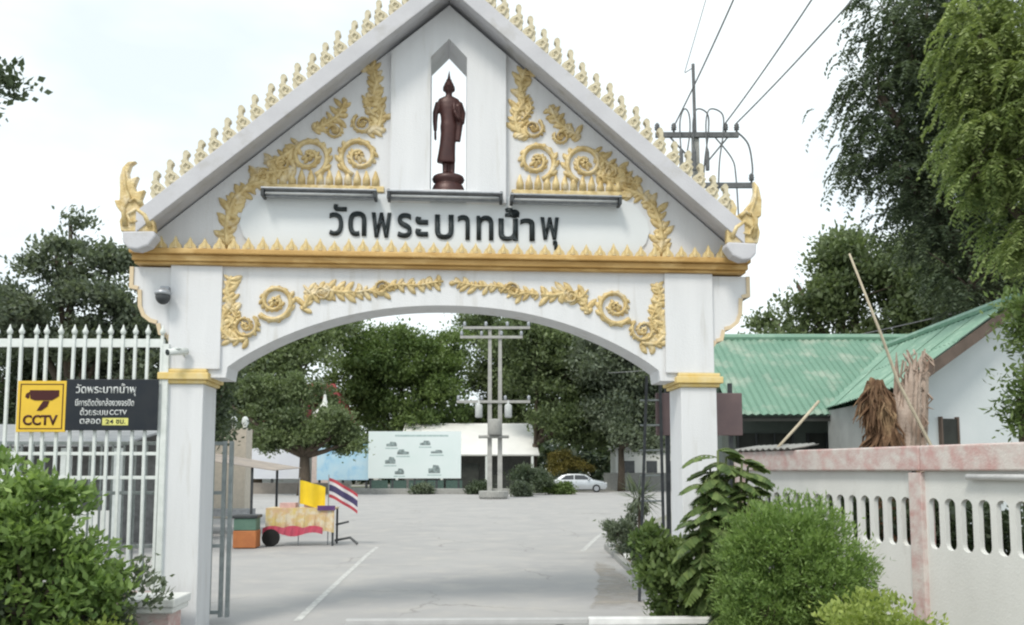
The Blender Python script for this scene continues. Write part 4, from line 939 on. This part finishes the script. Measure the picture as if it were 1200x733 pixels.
# white building glimpsed at right
wb = empty('white_outbuilding', (15.5, 95, 0), 0, 'small white building glimpsed behind the trees right of the car', 'building')
mb = MB(); mb.box(-4, 4, 0, 5, 0, 4.2); mb.build('wall', WALLP, wb)
mb = MB(); mb.prism([(-4.4, 4.2), (4.4, 4.2), (3.4, 5.4), (-3.4, 5.4)], -.4, 5.4); mb.build('roof', CONC, wb)
for x in (-2.5, 0, 2.5):
    mb = MB(); mb.box(x - .6, x + .6, -.02, .05, 1.2, 3.0); mb.build('window', GLASS, wb)
# red-roofed pavilion behind the dark tree
pv = empty('red_roofed_pavilion', (-23.0, 90, 0), 0, 'red tiled temple pavilion half hidden by the dark trees', 'pavilion')
mb = MB(); mb.box(-5, 5, 0, 6, 0, 7.2); mb.build('wall', WALLP, pv)
red = mat('red_roof_tile', (.42, .09, .09), (.34, .07, .08), .7, 3)
mb = MB(); mb.add([(-6, -1.2, 7.0), (6, -1.2, 7.0), (3.6, 3, 11.4), (-3.6, 3, 11.4), (6, 7, 7.0), (-6, 7, 7.0)], [(0, 1, 2, 3), (1, 4, 2), (4, 5, 3, 2), (5, 0, 3), (0, 5, 4, 1)]); mb.build('roof', red, pv)
ch = empty('white_spire_shrine', (-17.6, 80, 0), 0, 'small white shrine with a pointed roof between the dark trees', 'shrine')
mb = MB(); mb.box(-.9, .9, -.9, .9, 0, 7.2); mb.build('tower', mat('shrine_pink', (.66, .56, .52)), ch); mb = MB(); mb.lathe([(1.15, 7.2), (1.0, 7.4), (.5, 7.8), (.2, 8.5), (.04, 9.4)], 16); mb.build('spire', WALLP, ch, True)

# beige gate pier with small urns, left beyond the pillar
bp = empty('beige_pier', (-11.2, 34.4, 0), 0, 'beige pier topped with small white urns past the left pillar', 'pier')
mb = MB(); mb.box(-.75, .5, 0, .8, 0, 3.6); mb.build('shaft', mat('beige_paint', (.58, .52, .44), (.5, .45, .38)), bp, bevel=.02)
mb = MB(); mb.lathe([(.10, 0), (.08, .08), (.15, .25), (.12, .42), (.05, .5)], 12); um = mb.mesh('urn', FENCE, True)
for x in (-.6, -.12, .34): link_mesh('urn', um, bp, (x, .3, 3.6))

# vendor's tarp roof on posts
tp = empty('tarp_shelter', (-8.0, 26, 0), 0, 'low tarpaulin shelter on thin posts left of the driveway', 'shelter')
mb = MB(); mb.add([(-4.5, -1.6, 2.75), (1.1, -1.2, 1.92), (1.3, 1.2, 2.0), (-4.5, 1.5, 2.95)], [(0, 1, 2, 3)]); o = mb.build('tarp', mat('faded_tarp', (.40, .34, .29), (.28, .25, .23), .8, 2), tp); o.modifiers.new('s', 'SOLIDIFY').thickness = .02
for x, y, zz in ((-4.2, -1.4, 2.75), (.45, -1.1, 2.0), (.6, 1.0, 2.05), (-4.2, 1.3, 2.9)):
    mb = MB(); mb.tube([(x, y, 0), (x, y, zz)], .04, 8); mb.build('post', DKGREY, tp)
mb = MB(); mb.box(-3.2, .1, -.4, .5, .55, .75); mb.box(-3.1, -3.0, -.3, .4, 0, .55); mb.box(-.1, 0, -.3, .4, 0, .55); mb.build('counter', ALU, tp)
# vendor's cart with yellow and red drape
ct = empty('vendor_cart', (-5.35, 22.2, 0), R(3), 'vendor cart draped in yellow and red cloth with a wheel', 'cart')
yel = mat('yellow_cloth', (.60, .48, .18), (.56, .36, .26), .8, 4, c3=(.62, .55, .42), s3=5, lo3=.45, hi3=.6); redc = mat('red_cloth', (.50, .06, .10), (.40, .08, .12), .8, 3)
mb = MB()
vs = []; fs = []; n = 26
for i in range(n + 1):
    x = -.9 + 1.72 * i / n; y = -.42 + .03 * math.sin(i * 1.7); vs += [(x, y, .36 + .02 * math.sin(i * .9)), (x, -.40, .92)]
for i in range(n): fs.append((2 * i, 2 * i + 2, 2 * i + 3, 2 * i + 1))
mb.add(vs, fs); mb.box(-.9, .82, -.40, .40, .92, .96); mb.build('drape', yel, ct)
mb = MB(); vs = []; fs = []
for i in range(n + 1):
    x = -.96 + 1.5 * i / n; dz = .10 * abs(math.sin(i * .36)); vs += [(x, -.47 + .02 * math.sin(i * 2), .30 + .05 * math.sin(i * .36)), (x, -.44, .46 + dz * .6)]
for i in range(n): fs.append((2 * i, 2 * i + 2, 2 * i + 3, 2 * i + 1))
mb.add(vs, fs); mb.build('red_swag', redc, ct)
mb = MB(); mb.box(.40, .84, -.45, -.41, .90, 1.02); mb.build('trim', mat('purple_trim', (.12, .06, .18)), ct)
for x in (-.86, .78):
    for y in (-.36, .36):
        mb = MB(); mb.box(x - .025, x + .025, y - .025, y + .025, 0, .92); mb.build('leg', DKGREY, ct)
mb = MB(); mb.tube([(-.74, -.52, .22), (-.74, -.44, .22)], .22, 20); mb.build('wheel', mat('tyre', (.02, .02, .02)), ct)
mb = MB(); mb.tube([(.82, -.1, .52), (1.15, -.15, .60)], .03, 6); mb.tube([(.8, -.1, .12), (1.2, -.2, .2), (1.4, -.3, .05)], .035, 6); mb.build('handle', DKGREY, ct)
mb = MB(); mb.box(-.6, -.2, -.2, .2, .96, 1.08); mb.box(0, .3, -.1, .2, .96, 1.05); mb.build('tray', mat('pale_pink_plastic', (.6, .4, .38)), ct)
# flags
def flag(name, loc, pole_h, bands, wv, hv, z0, dz, label, waves=1.6):
    t = empty(name, loc, 0, label, 'flag')
    mb = MB(); mb.tube([(0, 0, 0), (0, 0, pole_h)], .014, 6); mb.build('staff', ALU, t)
    f0 = 0
    for frac, m_ in bands:
        f1 = f0 + frac; vs = []; fs = []; n = 14
        for i in range(n + 1):
            u = i / n
            for f in (f0, f1): vs.append((.014 + wv * u, .05 * math.sin(u * waves * 6.28), z0 - dz * u ** 1.2 - hv * f))
        for i in range(n): fs.append((2 * i, 2 * i + 2, 2 * i + 3, 2 * i + 1))
        mb = MB(); mb.add(vs, fs); mb.build('stripe', m_, t, True); f0 = f1
    return t
flag('yellow_flag', (-5.45, 22.0, 0), 1.72, [(1, mat('bright_yellow_cloth', (.80, .58, .03), (.72, .50, .03), .7, 4))], .66, .60, 1.66, .18, 'plain bright yellow flag above the draped cart')
fr, fw, fb = mat('flag_red', (.48, .07, .09)), mat('flag_white', (.68, .66, .68)), mat('flag_blue', (.07, .06, .14))
flag('striped_flag', (-4.72, 22.1, 0), 1.80, [(1 / 6, fr), (1 / 6, fw), (1 / 3, fb), (1 / 6, fw), (1 / 6, fr)], .74, .50, 1.72, .42, 'red white and blue striped flag drooping beside the yellow flag')
# two-tone bin
bn = empty('bin', (-6.55, 21.3, 0), R(4), 'bin with orange lower half and green top by the cart', 'bin')
mb = MB(); mb.box(-.28, .28, -.25, .25, .02, .44); mb.build('lower_box', mat('orange_paint', (.50, .19, .07), (.42, .15, .06), .6, 4), bn, bevel=.02)
mb = MB(); mb.box(-.27, .27, -.24, .24, .443, .74); mb.build('upper_box', mat('green_paint', (.13, .22, .17), (.10, .18, .14), .6, 4), bn, bevel=.02)
mb = MB(); mb.box(-.31, .31, -.28, .28, .743, .82); mb.build('lid', DKGREY, bn, bevel=.02)
# shed behind the fence at left
ls = empty('grey_roofed_shed', (-11.5, 20, 0), 0, 'low shed with grey roof and white posts behind the fence', 'shed')
mb = MB(); mb.add([(-6, -.6, 2.45), (2.6, -.6, 2.45), (2.6, 3, 3.1), (-6, 3, 3.1)], [(0, 1, 2, 3)]); o = mb.build('roof', mat('grey_sheet_roof', (.36, .37, .38), (.27, .28, .29), .6, 3), ls); o.modifiers.new('s', 'SOLIDIFY').thickness = .05
mb = MB(); mb.box(-6, 2.6, 2.8, 2.95, 0, 3.0); mb.build('back_wall', mat('shed_wall', (.3, .3, .3)), ls)
for i in range(8):
    mb = MB(); x = -5.9 + i * 1.2; mb.box(x - .09, x + .09, -.5, -.32, 0, 2.42); mb.build('post', FENCE, ls)
for i in range(7):
    mb = MB(); x = -5.75 + i * 1.2; mb.box(x, x + .9, -.45, -.40, .1, 1.0); mb.build('half_wall_panel', WALLP, ls)

# ------------------------------------------------------------------ vegetation
G1 = 'trees beyond the arch'
tree('broadleaf_tree', (-12.5, 96, 0), 5, .35, [(-12.5, 96, 12, 6.5, 5, 4.8), (-17.5, 96, 10.5, 4.2, 4, 4), (-7.6, 95, 11, 3.8, 4, 5), (-13, 95, 16, 5, 4, 3.4), (-11, 93, 7.2, 7, 3, 2.6), (-18, 96, 15.5, 4, 4, 4), (-8, 95, 15.6, 3, 4, 3)], 760, 34, .62, .55, .17, LEAF_MID, 'bright mid-green tree above the large billboard', group=G1, twigs=60, r1=.05)
tree('broadleaf_tree', (-25, 84, 0), 5, .45, [(-25, 84, 11.5, 6, 4, 4.5), (-20, 83, 12.5, 4.5, 4, 5), (-19, 84, 16.5, 4, 4, 3), (-25, 84, 16, 5, 4, 3.5), (-30, 84, 8.5, 5, 4, 5), (-23.5, 83, 5.6, 6, 3, 2.2), (-31, 84, 13, 5, 4, 4.5), (-19, 83, 6.5, 3, 3, 2.5)], 760, 32, .65, .6, .19, LEAF_SOFT, 'shady green tree at the left inside the arch', group=G1, twigs=60, r1=.05)
tree('broadleaf_tree', (1.5, 104, 0), 6, .45, [(1.5, 104, 12, 5, 5, 6), (-3.2, 104, 15, 5, 5, 5), (5, 104, 18, 5, 4, 4.5), (-2, 103, 7.5, 5, 4, 4), (-2.5, 103, 19.5, 4, 4, 3), (0, 103, 16, 4, 4, 4)], 760, 32, .65, .6, .19, LEAF_SOFT, 'dark tree directly behind the twin pole', group=G1, twigs=60, r1=.05)
tree('broadleaf_tree', (1.9, 86, 0), 4.6, .42, [(5.5, 86, 11.5, 5, 4, 4.5), (9.0, 86, 8.6, 4, 4, 3.8), (2.5, 86, 14, 4.2, 4, 4), (6, 84, 7.0, 4, 3, 2.2), (6, 87, 16, 4, 4, 3)], 760, 34, .6, .55, .17, LEAF_SOFT, 'dark leafy tree with a grey trunk right of the shed', group=G1, twigs=60, r1=.05, lean=(.5, 0))
tree('broadleaf_tree', (10.2, 80, 0), 4, .33, [(11.5, 80, 8.5, 4.2, 4, 3.3), (14.3, 80, 11, 4, 4, 4.5), (9.4, 80, 12.5, 3.5, 4, 3.4), (12, 78, 5.6, 3.6, 3, 1.7)], 720, 34, .58, .52, .16, LEAF_GREY, 'grey-green tree overhanging the car at right', group=G1, twigs=60, r1=.05)
tree('broadleaf_tree', (17.5, 100, 0), 5, .4, [(17.5, 100, 9, 5, 4, 5), (13, 102, 16, 6, 4, 5), (21, 100, 14, 5, 4, 5)], 360, 30, .7, .65, .2, LEAF_SOFT, 'dark tree furthest right inside the arch', group=G1, twigs=40, r1=.05)
tree('small_tree', (-16.0, 66, 0), 3.0, .45, [(-16, 66, 4.8, 3.0, 2.6, .9), (-19.0, 66, 4.4, 1.6, 2, .7), (-12.8, 66, 4.0, 1.5, 2, .7), (-16.8, 65.5, 6.2, 1.6, 1.6, .8), (-14.0, 65.5, 5.9, 1.3, 1.5, .7), (-18.6, 66, 6.6, 1.3, 1.5, .8), (-20.6, 66, 5.2, .9, 1, .5), (-19.5, 66.5, 8.2, 1.8, 1.5, 1.0), (-16.5, 66.5, 8.6, 1.6, 1.5, .9), (-21.8, 66.5, 6.8, 1.2, 1.2, .8), (-12.6, 66, 5.6, .9, 1, .5)], 400, 30, .36, .38, .12, LEAF_SOFT, 'small spreading tree in front of the banners', group=G1, twigs=50, r1=.03)
# shrubs and low growth around the pole and the car
for x, y, rx, h, m_, lab in ((1.2, 68, 1.6, 2.4, LEAF_DARK, 'dark shrub right of the twin pole foot'), (2.2, 73, 1.0, 2.0, LEAF_GREY, 'grey-green shrub left of the silver car'), (5.6, 82, 1.9, 4.0, LEAF_YEL, 'yellowish shrub behind the silver car'), (-7.4, 69.6, .6, .6, LEAF_GREY, 'tiny shrub in the planter below the billboard middle'), (-2.6, 69.6, .8, .8, LEAF_DARK, 'small dark shrub in the planter left of the twin pole'), (.6, 63, .7, .8, LEAF_GREY, 'low shrub in front of the twin pole footing'), (3.6, 69, 1.1, .9, LEAF_MID, 'low green shrub between twin pole and silver car')):
    tree('shrub', (x, y, 0), h * .3, .06, [(x, y, h * .58, rx, rx * .8, h * .42), (x + rx * .4, y, h * .4, rx * .7, rx * .6, h * .34)], 110, 26, .2, .26, .09, m_, lab, 'shrub', 'shrubs beyond the arch', 14, .015)
# far belt of trees closing the view
C, d, _ = clumps([(x, 140 + 8 * math.sin(x * .3), 6 + 2 * math.sin(x * .21), 9, 5, 8 + 2 * math.sin(x * .5)) for x in range(-120, 130, 9)] + [(x, 122, 3, 7, 3, 3.5) for x in range(-90, 100, 7)], 3800, .4)
P = np.repeat(C, 12, 0) + rng.normal(size=(len(C) * 12, 3)) * .9; nn = len(P)
o = link_mesh('far_trees', leaf_mesh('far_trees', P, unit(rng.normal(size=(nn, 3))), unit(rng.normal(size=(nn, 3)) * .5 + np.array([0, 0, 1])), 1.3, .42, LEAF_DARK)); tag(o, 'far belt of dark green trees along the horizon', 'trees', kind='stuff')

# left of the gate
tree('broadleaf_tree', (-14.5, 28, 0), 4, .25, [(-14.9, 28, 6.6, 2.3, 2, 1.6), (-13.0, 28, 7.2, 1.8, 1.6, 1.3), (-15.2, 28, 8.9, 1.1, 1.2, 1.3), (-13.4, 28, 8.6, 1.4, 1.2, .9), (-12.2, 28, 5.6, 1.5, 1.5, 1.2), (-14.8, 28, 10.1, .5, .5, .5), (-16.2, 28, 7.6, 1.3, 1.3, 1.0)], 520, 26, .24, .24, .075, LEAF_GREY, 'airy grey-green tree behind the left fence', twigs=80, r1=.02)
tree('broadleaf_tree', (-17.5, 31, 0), 3.5, .25, [(-17.3, 31, 6.4, 2.3, 2, 1.7), (-18.6, 31, 5, 2, 2, 1.6), (-15.6, 31, 4.6, 2.4, 1.6, 1.4)], 240, 30, .28, .26, .085, LEAF_DARK, 'dense dark tree at the far left behind the fence', twigs=40, r1=.02)
tree('broadleaf_tree', (-11.7, 30, 0), 3, .22, [(-11.9, 30, 5.2, 1.9, 1.6, 1.5), (-13.4, 30, 4.4, 1.8, 1.5, 1.4), (-10.6, 30, 3.9, 1.5, 1.5, 1.2)], 220, 30, .28, .26, .085, LEAF_DARK, 'dense dark tree just left of the gateway', twigs=40, r1=.02)
tree('broadleaf_tree', (-10.9, 15, 0), 5, .2, [(-11.3, 15, 9.2, 1.4, 1.5, 1.2), (-9.5, 15, 8.95, .42, .4, .22)], 90, 22, .2, .2, .065, LEAF_DARK, 'leafy branch tip reaching in at the upper left edge', twigs=40, r1=.015, tier=2)
# right of the gate
tree('tall_tree', (15.5, 26, 0), 7, .4, [(13.2, 26, 13.4, 2.6, 2.4, 2.0), (12.0, 26, 11.6, 1.5, 1.6, 1.5), (15.5, 26, 12.5, 3, 3, 3), (13.6, 26, 9.8, 2.1, 2, 1.4), (13.2, 26, 16, 2.4, 2, 1.8), (16.2, 26, 7.6, 2.6, 2, 2.2), (13.9, 25.5, 7.6, 1.6, 1.6, 1.0), (11.6, 26, 13.8, 1.0, 1, 1.1), (15.2, 27, 15.6, 2.6, 2, 2.4), (14.6, 25.5, 11, 2.2, 2, 1.8), (12.6, 26, 15.2, 1.6, 1.6, 1.4)], 6200, 9, .75, .15, .036, LEAF_DARK, 'tall dark tree with drooping foliage at the upper right', twigs=110, r1=.02, frond=True)
tree('feathery_tree', (10.4, 14.5, 0), 4.5, .22, [(8.6, 14, 7.8, 1.05, 1.1, 1.1), (9.3, 14, 9.2, 1.2, 1.2, 1.0), (7.85, 14, 6.9, .5, .6, .5), (8.0, 14, 9.3, .7, .7, .6), (9.0, 14, 6.3, .9, .9, .7), (8.1, 14, 8.5, .5, .6, .5), (8.45, 13.8, 5.6, .35, .5, .4)], 3200, 11, .48, .10, .021, LEAF_FEATHER, 'bright green feathery tree hanging in at the right edge', twigs=90, r1=.012, frond=True)
tree('broadleaf_tree', (15.2, 37, 0), 5, .35, [(14.4, 37, 8.9, 2.8, 2.5, 2.2), (17.5, 37, 9.8, 3, 2.5, 3), (11.7, 37, 8.0, 1.7, 1.7, 1.5), (15.0, 37, 11.6, 1.6, 1.6, 1.4), (18.5, 36, 6.4, 3.2, 2.5, 2.4), (12.6, 37, 10, .7, .7, .6)], 520, 34, .34, .32, .10, LEAF_SOFT, 'dark bushy tree behind the green roof', twigs=80, r1=.025)
tree('broadleaf_tree', (22.5, 40, 0), 5, .4, [(21.5, 40, 7.6, 3.5, 3, 3.5), (24.5, 40, 10, 4, 3, 5), (20.5, 40, 13, 3, 3, 3)], 420, 32, .42, .38, .12, LEAF_DARK, 'dark tree at the right edge behind the house', twigs=60, r1=.025)
tree('leaning_shrub', (6.75, 11.3, 0), 2.4, .05, [(6.8, 11.2, 3.0, .3, .35, .7), (6.85, 11.2, 3.9, .25, .3, .4)], 60, 22, .11, .15, .03, LEAF_MID, 'narrow green shrub at the right edge by the house wall', 'shrub', None, 20, .008, droop=.3, tier=2)

he = []  # added foliage, hides the bright ground so the wall slots look dark
for k in range(9):
    q = A.lerp(B, k / 8) + Vector((.947, .322, 0)) * 1.15; he.append((q.x, q.y, .95, .5, .55, .8))
tree('hedge', (5.8, 10.4, 0), .5, .05, he, 700, 34, .13, .12, .04, LEAF_DARK, 'dark hedge added close behind the slotted wall to darken its slots', 'hedge', None, 40, .01, zmin=0., tier=2)
# foreground bushes
tree('leafy_bush', (-4.75, 8.5, 0), .5, .05, [(-5.0, 8.5, .85, .85, .7, .85), (-4.8, 8.45, 1.55, .48, .5, .55), (-5.4, 8.5, 1.2, .5, .6, .6), (-5.5, 8.5, .8, .6, .6, .8), (-4.15, 8.55, .55, .36, .4, .5), (-4.42, 8.5, .95, .38, .4, .5)], 620, 30, .075, .10, .026, LEAF_BRIGHT, 'large leafy green bush below the yellow sign', 'bush', 'foreground bushes', 90, .007, zmin=-0.0, droop=.1, tier=3)
tree('leafy_bush', (-3.98, 8.15, 0), .2, .03, [(-3.95, 8.2, .22, .42, .3, .22)], 110, 26, .05, .06, .02, LEAF_LIME, 'low lime-green plant at the foot of the left bush', 'bush', 'foreground bushes', 20, .005, zmin=.0, tier=3)
tree('dark_bush', (-4.3, 8.9, 0), .3, .04, [(-4.2, 8.9, .5, .5, .35, .5), (-5.0, 8.8, .4, .7, .4, .45)], 220, 26, .07, .085, .024, LEAF_GREY, 'dull grey-green bush in front of the low pier', 'bush', 'foreground bushes', 40, .006, zmin=0., tier=3)
tree('round_bush', (2.78, 8.55, 0), .3, .05, [(2.78, 8.55, .86, .74, .72, .80), (2.62, 8.5, 1.15, .48, .5, .45), (3.05, 8.5, .7, .55, .5, .65), (2.45, 8.4, .45, .45, .45, .45)], 1500, 36, .050, .052, .0085, LEAF_BRIGHT, 'large rounded fine-leaved bush in front of the slotted wall', 'bush', 'foreground bushes', 90, .006, zmin=0., out=1.1, up=.55, shell=.3, tier=False)
tree('round_bush', (2.83, 6.75, 0), .2, .04, [(2.83, 6.75, .42, .52, .5, .55), (2.62, 6.7, .3, .4, .4, .4), (3.1, 6.8, .3, .38, .4, .42)], 520, 30, .045, .05, .015, LEAF_LIME, 'low lime-green rounded bush at the bottom right', 'bush', 'foreground bushes', 50, .005, zmin=0., out=.9, up=.5, shell=.3, tier=False)
tree('low_shrub', (1.9, 9.75, 0), .3, .03, [(1.75, 9.75, .62, .3, .3, .5), (2.1, 9.65, .75, .38, .3, .5), (1.6, 9.9, .9, .2, .22, .32), (2.3, 9.5, .5, .4, .3, .5)], 330, 26, .06, .085, .026, LEAF_MID, 'mixed low shrub at the foot of the right pillar', 'shrub', 'foreground bushes', 60, .005, zmin=.05, tier=2)
# broad-leaved plant: tall stems with drooping compound leaves
bpn = empty('broad_leaved_plant', (2.25, 9.35, 0), 0, 'tall plant with drooping leaf fronds against the right pillar', 'plant', 'foreground bushes')
mb = MB(); Ps = []; Ds = []; Ns = []; Ls = []
for sx, sy, hh in ((.1, .1, 2.05), (-.05, .1, 1.95), (.22, 0, 2.0), (0, 0, 2.12), (.16, .05, 1.9), (-.12, -.03, 1.8), (.26, -.1, 1.7), (.02, -.15, 1.5), (-.2, -.1, 1.4), (.1, -.2, 1.2), (.3, .1, 1.95)):
    top = Vector((sx * 1.2, sy * 1.2, hh)); mb.tube([(sx * .3, sy * .3, 0), (sx * .8, sy * .8, hh * .5), top], [.025, .02, .012], 6)
    for k in range(22):
        a = k * 2.4 + random.random(); z0 = hh * (1 - .038 * k); l = random.uniform(.2, .38)
        s0 = Vector((sx * (.3 + .9 * z0 / hh), sy * 1.1, z0)); dr = Vector((math.cos(a), math.sin(a), .45 - .05 * k)).normalized(); prev = s0; pts = [s0]
        for q in range(1, 9):
            prev = prev + dr * l / 8; dr = (dr + Vector((0, 0, -.16))).normalized(); pts.append(prev)
            for sgn in (-1, 1):
                sd = dr.cross(Vector((0, 0, 1))).normalized() * sgn
                Ps.append(prev); Ds.append((sd * .8 + dr * .55 + Vector((0, 0, -.35))).normalized()); Ns.append(Vector((random.uniform(-.3, .3), random.uniform(-.3, .3), 1)).normalized()); Ls.append(.15 * (1.15 - abs(q - 4) / 8))
        Ps.append(prev); Ds.append(dr); Ns.append(Vector((0, 0, 1))); Ls.append(.1)
        mb.tube(pts, [.006] * 5 + [.004] * 4, 4, False)
mb.build('stem', mat('green_stem', (.13, .17, .06), (.10, .12, .05)), bpn, True)
Ls = np.array(Ls); link_mesh('leaves', leaf_mesh('leaves', np.array(Ps), np.array(Ds), np.array(Ns), Ls, Ls * .30, LEAF_MID), bpn)
# small plants along the kerb further in
for x, y, h, m_, lab in ((2.45, 18.5, .75, LEAF_GREY, 'greyish small plant at the far end of the planting bed'), (2.6, 16.2, .6, LEAF_DARK, 'dark small plant midway along the planting bed'), (2.5, 14.2, .6, LEAF_MID, 'green small plant on the kerb nearest the right pillar'), (2.75, 20.2, 1.1, LEAF_GREY, 'taller greyish plant ending the planting bed')):
    tree('bed_plant', (x, y, .09), h * .3, .02, [(x, y, .09 + h * .55, h * .5, h * .45, h * .45)], 60, 20, .07, .13, .026, m_, lab, 'plant', 'plants along the kerb', 20, .006)
# spiky palm by the ladder
pl = empty('spiky_plant', (2.5, 17.0, .09), 0, 'thin spiky plant beside the dark ladder frame', 'plant')
mb = MB(); mb.tube([(0, 0, 0), (.02, 0, 1.3)], [.04, .025], 6); mb.build('stem', BARK, pl)
n = 90; D = unit(rng.normal(size=(n, 3)) + np.array([0, 0, .3])); link_mesh('leaves', leaf_mesh('leaves', np.tile(np.array([[.02, 0, 1.3]]), (n, 1)) + rng.normal(size=(n, 3)) * .05, D, unit(rng.normal(size=(n, 3)) * .3 + np.array([0, 0, 1])), .55, .02, LEAF_GREY), pl)
# white stone lining the bed
for k in range(22):
    y = 12.4 + k * .38; mb = MB(); rr = random.uniform(.05, .09)
    mb.ell((0, 0, 0), (rr, rr * .9, rr * .6), 7, 5); o = mb.build('edging_stone', WALLP, None, True, loc=(2.42 + random.uniform(-.05, .05), y, .09 + rr * .45)); o.rotation_euler.z = random.random() * 6
    tag(o, 'small pale stone in the row lining the planting bed', 'stone', 'pale edging stones along the planting bed')
